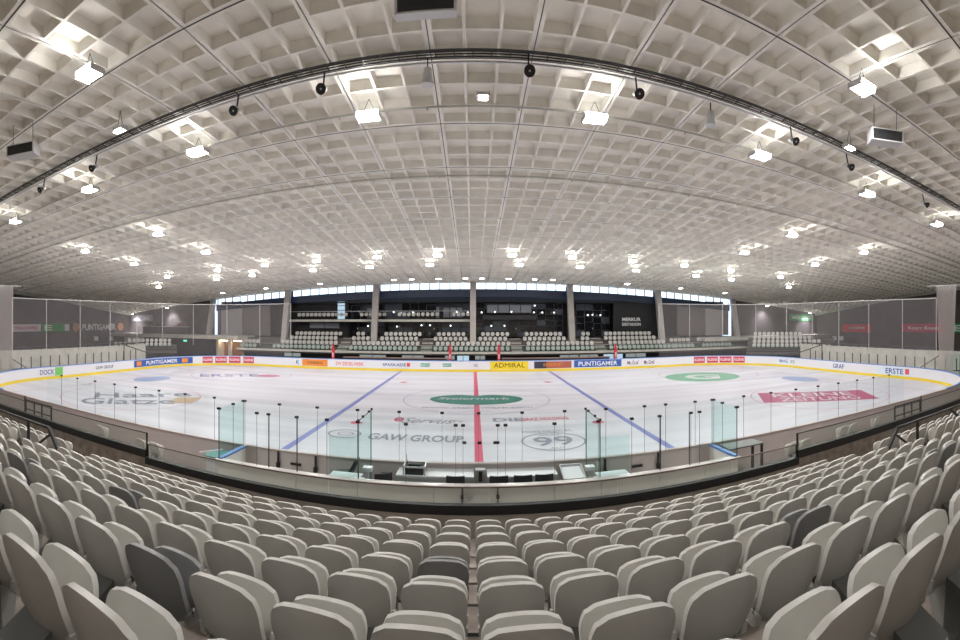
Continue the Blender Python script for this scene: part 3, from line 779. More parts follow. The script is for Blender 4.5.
# corner stands, turned to the rink
def corner_stand(s, rows_n, n0, cx, cy):
    rz = -s * math.radians(40); c, sn = math.cos(rz), math.sin(rz)
    Tm = Matrix.Translation((cx, cy, 0)) @ Matrix.Rotation(rz, 4, 'Z')
    b = MB()
    for k in range(rows_n):
        b.box(-n0 * .27 - .6, n0 * .27 + .6, -.45 + .85 * k, (.4 + .85 * k) if k < rows_n - 1 else .4 + .85 * k + 2, .95 + .42 * k, 1.42 + .42 * k, T=Tm)
        m = n0 - (2 * k if s > 0 else 3 * k)
        for q in range(m):
            u = (q - (n0 - 1) / 2) * .54
            if s < 0: u = -u
            p = Tm @ Vector((u, .85 * k, 1.42 + .42 * k)); farseat(mb, p.x, p.y, p.z, rz)
    struct('floor_corner_terrace', b, M['darkstep'], 'dark steps of the hall corner seating block')
    b = MB(); b.box(-n0 * .27 - .4, n0 * .27 + .4, -.1, .1, -.02, .95, T=Tm)
    struct('wall_corner_base', b, M['blacksat'])
    t = tag(empty('corner_balustrade', (Tm @ Vector((0, -.5, 1.42))), rz), 'green glass balustrade of the %s corner seating block' % ('right' if s > 0 else 'left'), 'railing')
    hw = n0 * .27 + .6; nn = max(2, round(n0 * .54 / 2))
    for q in range(nn): pane(-hw + 2 * hw * q / nn, 0, -hw + 2 * hw * (q + 1) / nn, 0, 0, .62, M['glassgreen'], t)
    MB().box(-hw, hw, -.02, .02, -.12, .0).build('bottom_rail', M['black'], t)
corner_stand(1, 4, 17, 33.6, 38.0)
corner_stand(-1, 2, 13, -36.3, 38.9)
so = mb.build('grandstand_seats', M['seat'], fix=True)
tag(so, 'small white folded seats filling the far grandstand, gallery and corner blocks', 'seats', kind='stuff')

# columns
for q in range(-3, 4):
    b = MB(); x = 11 * q; w_ = .32 if abs(q) < 3 else .28
    zt = roofz(x, 49.4)
    b.hexa([(x - w_, 47.5, fz(0)), (x + w_, 47.5, fz(0)), (x + w_, 48.1, fz(0)), (x - w_, 48.1, fz(0))], [(x - w_, 49.0, zt), (x + w_, 49.0, zt), (x + w_, 49.6, zt), (x - w_, 49.6, zt)])
    struct('trim_%d' % (q + 7), b, M['colm'], 'leaning concrete column holding the roof edge over the far grandstand')
# gallery slab and upper front
b = MB(); b.box(-21.9, 0, 49.3, 51.6, 4.72, 4.98); struct('floor_gallery', b, M['paleconc'], 'concrete slab of the upper gallery')
t = tag(empty('gallery_railing', (-11, 49.35, 4.98)), 'thin steel railing along the upper gallery of far seats', 'railing')
for k in range(12): MB().bar((-10.6 + k * 1.93, 0, 0), (-10.6 + k * 1.93, 0, .95), .04).build('post', M['blackmetal'], t)
MB().bar((-10.8, 0, .95), (10.9, 0, .95), .04).build('top_rail', M['steel'], t)
# clerestory and fascia, window strips between the columns
ZC = 7.5
for q in range(-3, 3):
    x0, x1 = 11 * q + .32, 11 * q + 10.68; n = 9
    t = empty('window_%d' % (20 + q)); t.location = (0, 0, 0); t['kind'] = 'structure'
    pa, fr = MB(), MB()
    for k in range(n):
        a_ = x0 + (x1 - x0) * k / n; b_ = x0 + (x1 - x0) * (k + 1) / n
        za, zb_ = roofz(a_, YF) + .1, roofz(b_, YF) + .1; la, lb = zsill = (max(za - .84, 4), max(zb_ - .84, 4))
        pa.add([(a_, YF + .1, la), (b_, YF + .1, lb), (b_, YF + .1, zb_), (a_, YF + .1, za)], [(0, 1, 2, 3)])
        fr.bar((a_, YF + .02, la), (a_, YF + .02, za), .10); fr.bar((a_, YF, la), (b_, YF, lb), .1)
    pa.build('pane', M['sky'], t); fr.build('window_frame', M['bluedark'], t)
mb = MB()
for k in range(66):
    a_, b_ = -33 + k, -32 + k; la, lb = roofz(a_, YF) - .72, roofz(b_, YF) - .72
    mb.add([(a_, YF + .05, la), (b_, YF + .05, lb), (b_, YF + .05, lb - .8), (a_, YF + .05, la - .8), (a_, YF + .3, la - .8), (b_, YF + .3, lb - .8)], [(0, 1, 2, 3), (3, 2, 5, 4)])
struct('trim_11', mb, M['bluedark'], 'dark blue fascia under the strip of high windows', fix=False)
mb = MB(); mb.box(-33.4, 33.4, YF + .2, 53.5, 6.95, 7.1); struct('ceiling_gallery', mb, M['blacksat'])
mb = MB(); mb.box(-33.4, 33.4, 52.6, 52.9, -.1, 9); struct('wall_facade', mb, M['blacksat'], 'black wall behind the far grandstand')
# black cladding panels and grey hall corners near the outer columns
mb = MB(); mb.box(16.6, 22.2, 50.2, 50.5, 2.8, 8.4); bo = struct('wall_black_board', mb, M['blacksat'], 'large black board beside the outer column')
vs, fs = text_verts('MERKUR', .42, 2.4, .03); MB().add([(18.9 + x, 50.17, 5.0 + y) for x, y in vs], fs).build('lettering', ap['wht'], bo)
vs, fs = text_verts('EISSTADION', .36, 2.4, .02); MB().add([(18.9 + x, 50.17, 4.4 + y) for x, y in vs], fs).build('lettering', ap['wht'], bo)
mb = MB(); mb.box(-21.7, -14.8, 51.0, 51.2, 2.8, 8.2); struct('wall_black_panel', mb, M['blacksat'])
greyp = mat('grey_panel', (.17, .15, .145), .8, noise=.1, nscale=.5)
mb = MB(); mb.box(-33, -25, 50.3, 50.6, 2.9, 7.3); struct('wall_grey_panel', mb, greyp, 'grey panelled wall section beside the far outer column')
mb = MB(); mb.box(25.2, 33, 50.3, 50.6, 2.9, 7.3); struct('wall_grey_panel', mb, greyp, 'grey panelled wall section beside the far outer column')
palep = mat('pale_panel', (.36, .34, .34), .8)
mb = MB(); mb.box(-32.2, -29, 50.0, 50.3, 2.9, 7.4); struct('trim_12', mb, palep, 'pale wall strip')
mb = MB(); mb.box(29.2, 32, 50.0, 50.3, 2.9, 7.4); struct('trim_13', mb, palep, 'pale wall strip')
# facade glazing
wn = 40
def glazing(x0, x1, z0, z1, nxp, nzp, y=51.8, m='darkglass', lab='dark glazed facade panes with black frames'):
    global wn; wn += 1
    t = empty('window_%d' % wn, ((x0 + x1) / 2, y, z0)); t['kind'] = 'structure'; t['label'] = lab
    hw = (x1 - x0) / 2; H = z1 - z0
    for i in range(nxp):
        for j in range(nzp):
            a_ = -hw + 2 * hw * i / nxp; c_ = H * j / nzp
            T = Matrix.Translation((a_ + hw / nxp, 0, c_)) @ Matrix.Rotation(random.uniform(-.006, .006), 4, 'Z') @ Matrix.Rotation(random.uniform(-.012, .012), 4, 'X')
            mm = m if m != 'darkglass' or random.random() < .55 else 'dimroom'
            MB().box(-hw / nxp + .03, hw / nxp - .03, .0, .02, .03, H / nzp - .03, T=T).build('pane', M[mm], t)
    b = MB()
    for i in range(nxp + 1): x = -hw + 2 * hw * i / nxp; b.box(x - .04, x + .04, -.05, .03, 0, H)
    for j in range(nzp + 1): z = H * j / nzp; b.box(-hw, hw, -.05, .03, z - .035, z + .035)
    b.build('window_frame', M['frame'], t)
glazing(-14.6, -.3, 5.0, 6.9, 14, 2); glazing(-15.0, -.3, 2.9, 4.7, 13, 3)
glazing(.3, 10.7, 2.9, 6.9, 10, 6); glazing(11.3, 16.6, 2.9, 6.9, 5, 5)
# daylight glass strip at the gallery end
glazing(-16.2, -15.2, 5.0, 7.2, 1, 4, y=50.9, m='roomlit', lab='narrow bluish daylit window at the gallery end')
# lit office windows
glazing(-12.7, -11.6, 5.1, 6.4, 1, 1, y=51.5, m='roomglass'); glazing(-5.0, -3.9, 5.1, 6.5, 1, 1, y=51.5, m='roomglass'); glazing(-3.5, -1.2, 5.2, 6.4, 3, 1, y=51.5, m='roomglass')
glazing(-19.8, -15.9, 3.9, 4.6, 2, 1, y=50.8, m='roomglass')
# press box
t = tag(empty('press_box', (4.2, 51.0, 5.0)), 'black press box with a strip of lit windows above the far stand', 'press box')
MB().box(-3.1, 3.1, -.5, .6, -.05, .45).build('floor_slab', M['black'], t)
MB().box(-2.6, 2.6, -.35, .5, 1.65, 1.8).build('roof_slab', M['black'], t)
b = MB()
for k in range(5): b.box(-2.6 + 1.3 * k - .05, -2.6 + 1.3 * k + .05, -.3, -.2, .75, 1.65)
b.box(-2.6, 2.6, -.3, -.2, .70, .78); b.box(-2.6, 2.6, -.3, -.2, .45, .5); b.build('window_frame', M['frame'], t)
for k in range(4): MB().box(-2.55 + 1.3 * k, -1.35 + 1.3 * k, -.26, -.24, .78, 1.65).build('pane', M['roomglass'], t)
# doors at the top of the stairs
dn = 0
for x, z in ((-14.2, 2.95), (-4.95, 2.95), (4.65, 2.95), (13.9, 2.95), (-14.0, 4.98), (-4.9, 4.98)):
    dn += 1
    t = empty('door_%d' % dn, (x, 51.4, z)); t['kind'] = 'structure'; t['label'] = 'black framed door behind the far stand'
    b = MB(); b.box(-.6, -.52, -.1, .1, 0, 1.75); b.box(.52, .6, -.1, .1, 0, 1.75); b.box(-.6, .6, -.1, .1, 1.68, 1.76); b.build('door_frame', M['frame'], t)
    MB().box(-.52, .52, .0, .03, 0, 1.68).build('door_leaf', M['darkglass'], t); MB().box(.38, .44, -.05, 0, .85, 1.05).build('door_handle', M['steel'], t)
# glowing globes added in place of lamp reflections in the facade glass
gl = 0
for x, z in ((-12.4, 4.2), (-9.3, 5.85), (-8.4, 5.75), (-7.0, 5.8), (-8.9, 4.15), (-6.0, 4.3), (-5.0, 4.3), (-2.6, 4.25), (-1.9, 5.85), (-.6, 5.8), (1.0, 5.8), (2.1, 4.25), (3.6, 4.25), (2.5, 5.85), (4.4, 5.85), (7.0, 5.8), (8.1, 5.8), (9.5, 5.8), (7.2, 6.6), (11.8, 5.6), (13.6, 5.5), (14.2, 5.55), (15.2, 5.5)):
    gl += 1
    t = tag(empty('reflection_globe', (x, 51.0 if x < 1.2 or x > 7 else 50.2, z)), '%s small glowing globe for a lamp reflection along the far facade, counted from the left' % ordw(gl), 'lamp', 'globes for lamp reflections on the far facade')
    b = MB()
    for j in range(4):
        za, zb_ = -.09 + .045 * j, -.045 + .045 * j; ra = math.sqrt(max(.0081 - za * za, .0004)); rb = math.sqrt(max(.0081 - zb_ * zb_, .0004)); b.cyl((0, 0, za), (0, 0, zb_), ra, rb, n=10, caps=False)
    b.build('globe', M['globe'] if 'globe' in M else M.setdefault('globe', emit('globe', (.9, .95, 1), 2.2)), t)
    MB().bar((0, 0, .1), (0, 0, .5), .015).build('stem', M['clip'], t)

# padded red posts at the far benches
for x, lb in ((-14.1, 'far red and white padded post before the first stair flight'), (-2.24, 'red and white padded post short of the centre line at the far boards'), (2.53, 'red and white padded post just past the centre line at the far boards'), (14.4, 'far red and white padded post past the blue advert')):
    t = tag(empty('padded_post', (x, 42.9, -.02)), lb, 'post')
    MB().box(-.13, .13, -.12, .12, 0, 2.1).build('pad', M['red'], t); MB().box(-.05, .05, -.13, -.12, 1.15, 1.6).build('stripe', M['white'], t)
    MB().cyl((0, 0, 2.1), (0, 0, 2.5), .09).build('post', M['red'], t)
t = tag(empty('team_bench', (-6.5, 44.0, -.02)), 'long brown team bench behind the far boards, before the middle column', 'bench')
MB().box(-6.8, 3.9, -.4, .4, 1.03, 1.10).build('bench_top', M['brown'], t); MB().box(-6.7, 3.8, -.3, .3, 0, 1.03).build('bench_body', M['darkfab'], t)
t = tag(empty('team_bench', (8.5, 44.0, -.02)), 'long brown team bench behind the far boards, past the middle column', 'bench')
MB().box(-5.6, 5.6, -.4, .4, 1.03, 1.10).build('bench_top', M['brown'], t); MB().box(-5.5, 5.5, -.3, .3, 0, 1.03).build('bench_body', M['darkfab'], t)

# concourse in the far left corner: slab, dark opening, warm lit passage
mb = MB(); mb.box(-49.2, -27, 45.5, 50, 2.55, 2.95); struct('floor_concourse', mb, M['paleconc'], 'pale concourse slab in the far left corner')
mb = MB(); mb.box(-43, -30.6, 46.2, 46.5, -.02, 2.5); struct('wall_concourse_base', mb, M['blacksat'], 'black wall below the corner concourse slab')
mb = MB(); mb.box(-46.5, -43, 45.9, 46.2, -.02, 2.5); struct('wall_concourse_end', mb, M['paleconc'])
wb = flat('warmbrown', (.25, .12, .07)); t = empty('door_8', (-28.6, 46.6, 0)); t['kind'] = 'structure'; t['label'] = 'warm lit passage under the corner concourse'
MB().box(-1.9, 1.9, 1.2, 1.3, -.02, 2.5).build('door_leaf', wb, t)
b = MB(); b.box(-2.0, -1.7, -.2, 1.2, -.02, 2.5); b.box(-.25, .15, -.2, .1, -.02, 2.5); b.box(1.7, 2.0, -.2, 1.2, -.02, 2.5); b.build('door_frame', M['paleconc'], t)
for x in (-1.1, .9):
    q = tag(empty('passage_lamp', (-28.6 + x, 46.7, 2.3)), 'warm ceiling lamp in the passage under the concourse, %s' % ('outer one' if x < 0 else 'one nearer the stand'), 'lamp')
    MB().box(-.5, .5, -.12, .12, 0, .08).build('lens', M['warm'], q); MB().box(-.55, .55, -.15, .15, .08, .15).build('housing', M['lampbody'], q)
t = tag(empty('exit_sign', (-35.4, 46.1, 2.2)), 'small green exit sign on the dark concourse wall', 'sign')
MB().box(-.25, .25, 0, .05, -.1, .1).build('sign_face', emit('exitgreen', (.1, .8, .4), 1.2), t); MB().box(-.27, .27, .05, .1, -.12, .12).build('housing', M['white'], t)
mb = MB(); mb.box(27, 49.2, 46.4, 50, 2.3, 2.75); struct('floor_concourse', mb, M['paleconc'], 'pale concourse slab in the far right corner')
mb = MB(); mb.box(27, 42, 47.2, 47.4, -.02, 2.3); struct('wall_concourse_base', mb, M['blacksat'])
t = tag(empty('snack_counter', (-41.5, 48.6, 2.95)), 'long grey snack counter on the corner concourse', 'counter')
MB().box(-3.4, 4.6, -.4, .4, 0, 1.0).build('counter_body', greyp, t); MB().box(-3.5, 4.7, -.5, .5, 1.0, 1.08).build('counter_top', M['paleconc'], t); MB().box(3.0, 4.6, -.2, .2, 1.08, 1.6).build('cabinet', M['brown'], t)
for x in (-2.2, -1.2, -.2): MB().cyl((x, 0, 1.08), (x, 0, 1.5), .18).build('urn', M['darkfab'], t)

# ------------------------------------------------------------------ end terraces
for s, side in ((-1, 'left'), (1, 'right')):
    X0 = s * 32.6
    mb = MB()
    mb.box(min(X0, s * 34), max(X0, s * 34), 12, 33.5, -.02, .62); mb.box(min(s * 33.6, s * 33.9), max(s * 33.6, s * 33.9), 12, 36.5, -.02, 2.2)
    mb.box(min(s * 33.9, s * 49.4), max(s * 33.9, s * 49.4), 12, 36.5, -.02, .9)
    struct('floor_end_terrace', mb, M['paleconc'], 'pale standing terrace behind the end boards')
    t = tag(empty('terrace_railing', (s * 32.75, 23, .62)), 'black railing with many posts along the %s end standing terrace' % side, 'railing')
    for k in range(21):
        y = -10.4 + k * 1.03
        b = MB(); b.box(-.03, .03, y - .035, y + .035, 0, 1.05); b.box(-.07, .07, y - .08, y + .08, 0, .07); b.build('post', M['black'], t)
    MB().box(-.07, .07, -11, 10.5, -.06, .06).build('bottom_rail', M['black'], t)
    t = tag(empty('upper_railing', (s * 33.65, 23, 2.2)), 'dark upper rail with short brackets above the %s end terrace' % side, 'railing')
    MB().box(-.06, .06, -11, 13.4, .10, .24).build('top_rail', M['black'], t)
    for k in range(21): MB().box(-.05 - .0, .05, -10.4 + k * 1.1 - .06, -10.4 + k * 1.1 + .06, -.25, .12).build('bracket', M['black'], t)
    # slanting stair rail at the corner
    t = tag(empty('stair_railing', (s * 33, 34, 0)), 'black slanting stair railing at the corner of the %s terrace' % side, 'railing')
    MB().bar((0, -1.5, 2.3), (-s * 1.2, 2.6, .9), .09).build('handrail', M['black'], t)
    for k in range(4): MB().bar((-s * .4 * k, -1.5 + 1.36 * k, 2.3 - .46 * k), (-s * .4 * k, -1.5 + 1.36 * k, .0), .07).build('post', M['black'], t)
    # green glass block at the outer end
    t = tag(empty('glass_landing', (s * 32.0, 15.5, 0)), 'green tinted glass stair landing beside the %s gathered net' % side, 'railing')
    for k in range(4):
        pane(0, -4 + 1.5 * k, 0, -2.5 + 1.5 * k, .4, 2.1, M['glassgreen'], t)
        MB().box(-.03, .03, -4 + 1.5 * k - .03, -4 + 1.5 * k + .03, -.02, 2.1).build('post', M['blackmetal'], t)
    MB().bar((0, 2.0, 2.2), (0, 4.5, .7), .06).build('handrail', M['black'], t)
    # protective net
    t = tag(empty('safety_net', (CX, CY, 0)), 'thin grey safety net hanging round the %s end of the rink' % side, 'net')
    s0, s1 = 18.6, L1 + LA + L2 + 3.2; n = 40; b = MB()
    for k in range(n):
        a_ = rpath(s * (s0 + (s1 - s0) * k / n), .25)[0] - Vector((CX, CY, 0)); c_ = rpath(s * (s0 + (s1 - s0) * (k + 1) / n), .25)[0] - Vector((CX, CY, 0))
        b.add([(a_.x, a_.y, 1.1), (c_.x, c_.y, 1.1), (c_.x, c_.y, 6.6), (a_.x, a_.y, 6.6)], [(0, 1, 2, 3)])
    b.build('net_mesh', M['net'], t, fix=False)
    for k in range(10):
        a_ = rpath(s * (s0 + (s1 - s0) * k / 9), .28)[0] - Vector((CX, CY, 0))
        MB().bar((a_.x, a_.y, 2.2), (a_.x, a_.y, 6.6), .035).build('rope', M['rope'], t)
    b = MB(); pts = [rpath(s * (s0 + (s1 - s0) * k / n), .26)[0] - Vector((CX, CY, -6.6)) for k in range(n + 1)]
    b.tube(pts, .035, 5); b.build('top_rope', M['rope'], t)
    g = tag(empty('gathered_net', (s * 30.35, 16.4 if s > 0 else 16.6, 0)), 'whitish gathered net curtain hanging at the %s picture edge' % side, 'net')
    b = MB(); n = 24
    for k in range(n):
        def pt(q, z, wd): return (.12 * math.sin(q * 2.1), (q / n - .5) * wd, z)
        wt, wb_ = (1.8, 1.1) if s > 0 else (2.0, 1.9)
        b.add([pt(k, .02, wb_), pt(k + 1, .02, wb_), pt(k + 1, 7.6, wt), pt(k, 7.6, wt)], [(0, 1, 2, 3)])
    b.build('net_mesh', M['netthick'], g, fix=False)
    MB().bar((0, -1.7, 7.6), (0, 1.7, 7.6), .05).build('net_pole', M['lampbody'], g)

# banners on the end walls
def banner(x, y0, y1, z0, z1, m, txt, tm, label, th=.6, tw=.8, back=True, bold=.02, off=0):
    sg = 1 if x < 0 else -1; t = tag(empty('wall_banner', (x + sg * .06, (y0 + y1) / 2, (z0 + z1) / 2)), label, 'banner')
    hw = abs(y1 - y0) / 2; hh = (z1 - z0) / 2
    if back: MB().box(-.03, .03, -hw, hw, -hh, hh).build('banner_cloth', m, t)
    if txt:
        vs, fs = text_verts(txt, th, 2 * hw * tw, bold); MB().add([(sg * .05, sg * (u + off), v) for u, v in vs], fs).build('lettering', tm, t)
    return t
bp = {k: flat('bn_' + k, c, .95) for k, c in dict(pinkw=(.8, .75, .76), mag=(.62, .05, .25), grn=(.05, .38, .09), red=(.75, .04, .07), wh=(.88, .88, .9), pk=(.66, .10, .18), lil=(.35, .34, .38), crest=(.66, .35, .22), g2=(.10, .34, .14)).items()}
banner(-W, 28.3, 33.0, 3.4, 4.35, bp['pinkw'], 'TRIGOSWEIZ', bp['mag'], 'pale wall banner with pink lettering on the end wall', .42, .8)
t = banner(-W, 33.2, 37.8, 3.35, 4.4, bp['grn'], 'E', bp['wh'], 'green and white banner on the end wall beside the pale banner', .75, .3, off=-1.3)
MB().box(.04, .06, 1.5, 2.3, -.45, .45).build('banner_patch', bp['wh'], t)
t = banner(-W, 38.6, 48.4, 3.1, 4.7, None, 'PUNTIGAMER', bp['wh'], 'white capital lettering between two orange crests on the end wall', .95, .68, back=False, bold=.04)
for y in (-4.5, 4.4): MB().cyl((.0, y, 0), (.05, y, 0), .62, n=20).build('crest', bp['crest'], t)
banner(W, 38.9, 44.3, 3.2, 4.3, bp['red'], 'SIEMENS', bp['wh'], 'red banner with a thin pale outline on the end wall', .3, .6)
t = banner(W, 26.6, 33.5, 3.35, 4.45, bp['pk'], 'Knorr Knorr', bp['wh'], 'pink red banner with white script behind the gathered net', .45, .7)
banner(W, 21.0, 26.0, 3.3, 4.5, bp['grn'], 'EGO', bp['wh'], 'green and white banner at the picture edge beyond the gathered net', .8, .8)
def bannerY(x0, x1, z0, z1, m, label, txt=None):
    t = tag(empty('wall_banner', ((x0 + x1) / 2, YF - .12, (z0 + z1) / 2)), label, 'banner'); hw = (x1 - x0) / 2; hh = (z1 - z0) / 2
    MB().box(-hw, hw, -.03, .03, -hh, hh).build('banner_cloth', m, t)
    if txt:
        vs, fs = text_verts(txt, hh, hw * 1.5, .0); MB().add([(u, -.04, v) for u, v in vs], fs).build('lettering', bp['wh'], t)
bannerY(-49.0, -44.4, 4.75, 5.75, bp['lil'], 'pale lilac banner high on the far wall under a spot lamp', 'STADT GRAZ')
bannerY(43.6, 48.6, 4.85, 5.85, bp['g2'], 'green banner high on the far wall between two spot lamps', 'HOLDING')
for x, y, z, lb in ((-W + .05, 42.9, 2.2, 'small square notice low on the end wall under the lettering, nearer one'), (-W + .05, 46.0, 2.2, 'small square notice low on the end wall under the lettering, farther one'), (W - .05, 46.0, 2.2, 'small pale notice on the end wall before the red banner, farther one'), (W - .05, 44.6, 2.2, 'small pale notice on the end wall before the red banner, nearer one')):
    o = MB().box(x - .03, x + .03, y - .4, y + .4, z - .35, z + .3).build('wall_notice', bp['wh']); tag(o, lb, 'notice')
# wall wash spots
for x, lb in ((-47.6, 'wall spot lamp over the pale lilac banner'), (-40.6, 'wall spot lamp above the corner concourse'), (38.5, 'wall spot lamp above the corner seats'), (46.8, 'wall spot lamp past the green banner')):
    z = roofz(x, YF - 1) - .35
    t = tag(empty('wall_spot', (x, YF - 1.3, z)), lb, 'lamp')
    MB().cyl((0, 0, .25), (0, .05, 0), .12, .2).build('housing', M['lampbody'], t)
    L = bpy.data.lights.new('spot', 'SPOT'); L.energy = 900; L.spot_size = math.radians(95); L.spot_blend = .9; L.shadow_soft_size = .15; L.color = (.95, .93, 1)
    lo_ = bpy.data.objects.new('spot_beam', L); COL.objects.link(lo_); lo_.parent = t; lo_.location = (0, .05, -.06); lo_.rotation_euler = (math.radians(22), 0, 0)
    MB().box(-.14, .14, -.1, .2, -.045, -.03).build('lens', M['lenssm'], t)

# ------------------------------------------------------------------ ceiling equipment
# cable tray
t = tag(empty('cable_tray', (0, YT - .4, 0)), 'black cable ladder tray slung across the whole roof just before the first lamps', 'cable tray')
for dy, nm in ((-.16, 'side_rail'), (.16, 'side_rail')):
    b = MB()
    for k in range(44): x = -44 + 2 * k; b.bar((x, dy, roofz(x, YT) - .10), (x + 2, dy, roofz(x + 2, YT) - .10), .02, .04)
    b.build(nm, M['traygrey'], t)
b = MB()
for k in range(176): x = -44 + .5 * k; b.box(x - .015, x + .015, -.16, .16, roofz(x, YT) - .14, roofz(x, YT) - .11)
for k in range(44): x = -44 + 2 * k; b.bar((x, .02, roofz(x, YT) - .12), (x + 2, .02, roofz(x + 2, YT) - .12), .012)
b.build('tray_grating', M['traygrey'], t)
for dy, r_ in ((-.05, .015), (.06, .012)):
    b = MB()
    for k in range(44): x = -44 + 2 * k; b.bar((x, dy, roofz(x, YT) - .08), (x + 2, dy, roofz(x + 2, YT) - .08), r_ * 2)
    b.build('cable', M['clip'], t)
b = MB()
for k in range(22): x = -44 + 4 * k; b.bar((x, .2, roofz(x, YT) - .22), (x + 4, .2, roofz(x + 4, YT) - .22), .045)
b.build('pipe', M['lampbody'], t)
for yy, lb in ((14.35, 'thin pale sprinkler pipe across the roof, nearer one'), (19.7, 'thin pale sprinkler pipe across the roof, farther one')):
    b = MB()
    for k in range(22): x = -44 + 4 * k; b.bar((x, yy, roofz(x, yy) - .06), (x + 4, yy, roofz(x + 4, yy) - .06), .05)
    for k in range(30): x = -43.5 + 3 * k; b.cyl((x, yy, roofz(x, yy) - .16), (x, yy, roofz(x, yy) - .08), .03, n=6)
    o = b.build('sprinkler_pipe', M['paleconc']); tag(o, lb, 'pipe')

def lamp(x, y, z, label, wd=.72, dp=.5, m='lens', group='ceiling lamps', rz=0., cables=True, name='ceiling_lamp'):
    t = tag(empty(name, (x, y, z), rz), label, 'lamp', group)
    MB().box(-wd / 2, wd / 2, -dp / 2, dp / 2, .0, .09).build('housing', M['lampbody'], t)
    b = MB()
    for s in (-1, 1):
        b.add([(-wd / 2 + .05, s * dp * .25 - dp * .19, -.01), (wd / 2 - .05, s * dp * .25 - dp * .19, -.01), (wd / 2 - .05, s * dp * .25 + dp * .19, -.01), (-wd / 2 + .05, s * dp * .25 + dp * .19, -.01)], [(0, 3, 2, 1)])
    b.build('lens', M[m], t, fix=False)
    for x0_ in (-wd / 2 - .03, wd / 2): MB().box(x0_, x0_ + .03, -dp / 2, dp / 2, -.05, .12).build('end_cap', M['steel'], t)
    if m != 'lenssm':
        h_ = .11
        for y_ in (-dp / 2 - .012,): MB().box(-wd / 2 + .01, wd / 2 - .01, y_, y_ + .01, -.01, h_).build('added_side_glow', M['side'], t)  # glowing panel added on the near side to brighten coffers and stand
    if cables:
        h = max(.1, roofz(x, y) - z)
        MB().bar((-wd / 3, 0, .09), (0, 0, h), .012).build('hanger', M['clip'], t); MB().bar((wd / 3, 0, .09), (0, 0, h), .012).build('hanger', M['clip'], t)
    return t
for k, x in enumerate((-30.0, -23.2, -16.2, -9.86, -3.3, 3.89, 10.44, 17.04, 24.0, 30.8)):
    z = roofz(x, 13.7) - .6; lamp(x, 13.7, z, 'bright twin lamp, %s from the left in the row beyond the cable tray' % ordw(k + 1))
t = lamp(-9.1, 7.67, 11.45, 'glaring floodlight high on the left, nearer than the cable tray', .6, .5, 'lensbig')
t = lamp(9.74, 7.99, 11.44, 'glaring floodlight high on the right, nearer than the cable tray', .6, .5, 'lensbig')
lamp(.3, 13.05, 11.68 - .25, 'small square white lamp just past the cable tray near the roof middle', .34, .34, 'lenssm', cables=False)
lamp(-10.78, 10.43, 11.3, 'small tilted lamp beside the cable tray on the left', .4, .3, 'lenssm'); lamp(12.45, 10.83, 11.3, 'small tilted lamp beside the cable tray on the right', .4, .3, 'lenssm')
FAR = [(33.6, [(-27.85), -21.92, -17.12, -12.41, -7.4, -2.7, 3.01, 7.7, 12.7, 17.4, 22.2, 28.1]), (37.3, [-32.2, -24.46, -20.34, -14.14, -8.9, -3.66, 3.92, 9.2, 14.4, 20.6, 24.7, 32.4]),
       (44.4, [-28.3, -22.5, -16.0, -8.04, -6.23, -3.5, -.78, .91, 3.59, 6.24, 8.12, 16.2, 22.6, 28.5])]
for q, (y, xs) in enumerate(FAR):
    for k, x in enumerate(xs):
        lamp(x, y, roofz(x, y) - .38, 'distant ceiling lamp, %s from the left in the %s of three far rows' % (ordw(k + 1), ORD[q + 1]), .6 if q < 2 else .55, .4, 'lens' if q < 2 else 'lenssm', cables=False)
for q, y in enumerate((22.0, 27.5)):
    for k, x in enumerate((-26.5, -19.0, 19.4, 26.9)):
        lamp(x, y, roofz(x, y) - .38, 'ceiling lamp over the rink end, %s of four in the %s mid row' % (ordw(k + 1), 'nearer' if q == 0 else 'farther'), .7, .45, 'lens', cables=False)
# unseen lamps added behind the viewpoint to light the seats from above and behind
for k, x in enumerate((-14, 0, 14)):
    lamp(x, -3.5, roofz(x, 0) - .5, 'added unseen lamp, %s from the left behind the viewpoint' % ordw(k + 1), .7, .5, 'lensfill', 'added lamps behind the viewpoint')
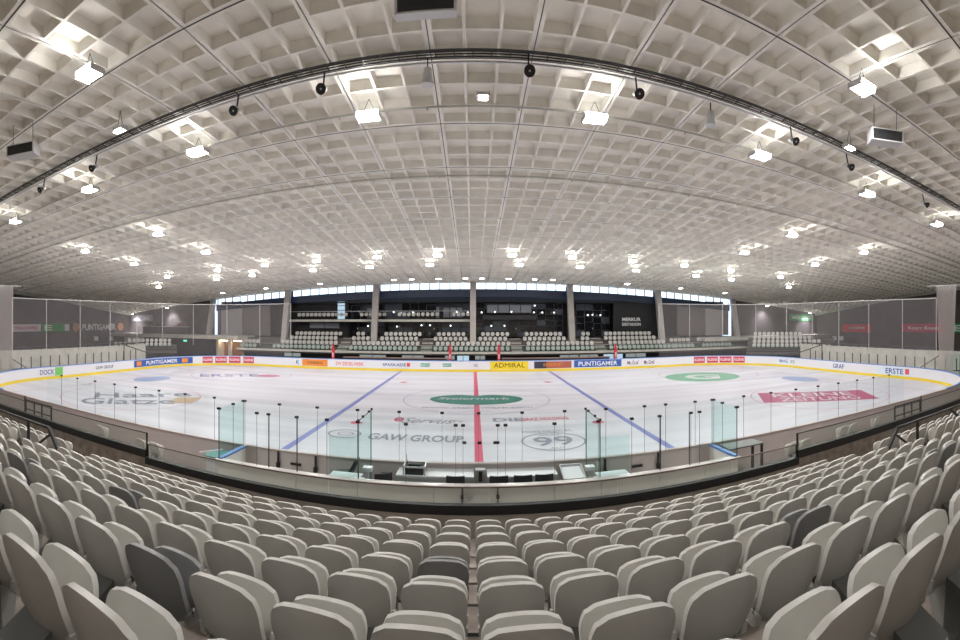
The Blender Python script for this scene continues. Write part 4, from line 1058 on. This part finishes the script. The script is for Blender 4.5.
# horn speakers
for k, (x, y, z) in enumerate(((-17.27, 11.77, 11.2), (-13.78, 12.0, 11.3), (-6.9, 11.7, 11.4), (-4.12, 11.75, 11.45), (1.45, 11.5, 11.45), (4.57, 11.8, 11.42), (10.37, 11.8, 11.35), (13.61, 12.0, 11.3), (19.78, 12.1, 11.1))):
    t = tag(empty('horn_speaker', (x, y - .1, z - .12), math.atan2(-x, y) * .0), 'round black horn speaker, %s from the left under the cable tray' % ordw(k + 1), 'speaker', 'horn speakers under the cable tray')
    MB().cyl((0, -.02, 0), (0, -.22, -.12), .05, .15, n=16).build('horn', M['clip'], t, smooth=True)
    MB().cyl((0, -.17, -.095), (0, -.23, -.125), .04, .025, n=10).build('throat', M['lampbody'], t)
    MB().cyl((0, .1, .05), (0, -.02, 0), .09, n=12).build('driver', M['lampbody'], t); MB().bar((0, 0, .05), (0, .1, .5), .04).build('bracket', M['blackmetal'], t)
for x, y, z, lb in ((-1.21, 11.7, 11.35, 'pale downward spot lamp hanging from the tray, short of the roof middle'), (7.25, 12.1, 11.3, 'pale downward spot lamp hanging from the tray, towards the right')):
    t = tag(empty('hanging_spot', (x, y, z)), lb, 'lamp')
    MB().cyl((0, 0, .2), (0, 0, -.25), .1, .17, n=14).build('shade', M['lampbody'], t); MB().bar((0, 0, .2), (0, 0, .5), .03).build('stem', M['clip'], t)
# heater boxes
for x, y, z, rz, lb in ((-13.6, 8.3, 10.95, .55, 'grey radiant heater box hanging below the roof on the left'), (11.9, 8.74, 10.95, -.6, 'grey radiant heater box hanging below the roof on the right'), (-1.0, 9.3, 11.5, 0, 'white ventilation box at the top middle of the roof')):
    t = tag(empty('heater_box', (x, y, z), rz), lb, 'heater')
    MB().box(-.55, .55, -.25, .3, -.2, .2).build('casing', M['lampbody'], t)
    MB().box(-.5, .5, -.27, -.25, -.16, .16).build('grille', M['black'], t)
    if 'ventilation' in lb: t.scale = (1.2, .45, 1)
    for sx in (-.4, .4): MB().bar((sx, 0, .2), (sx, 0, roofz(x, y) - z), .015).build('hanger', M['clip'], t)
#END
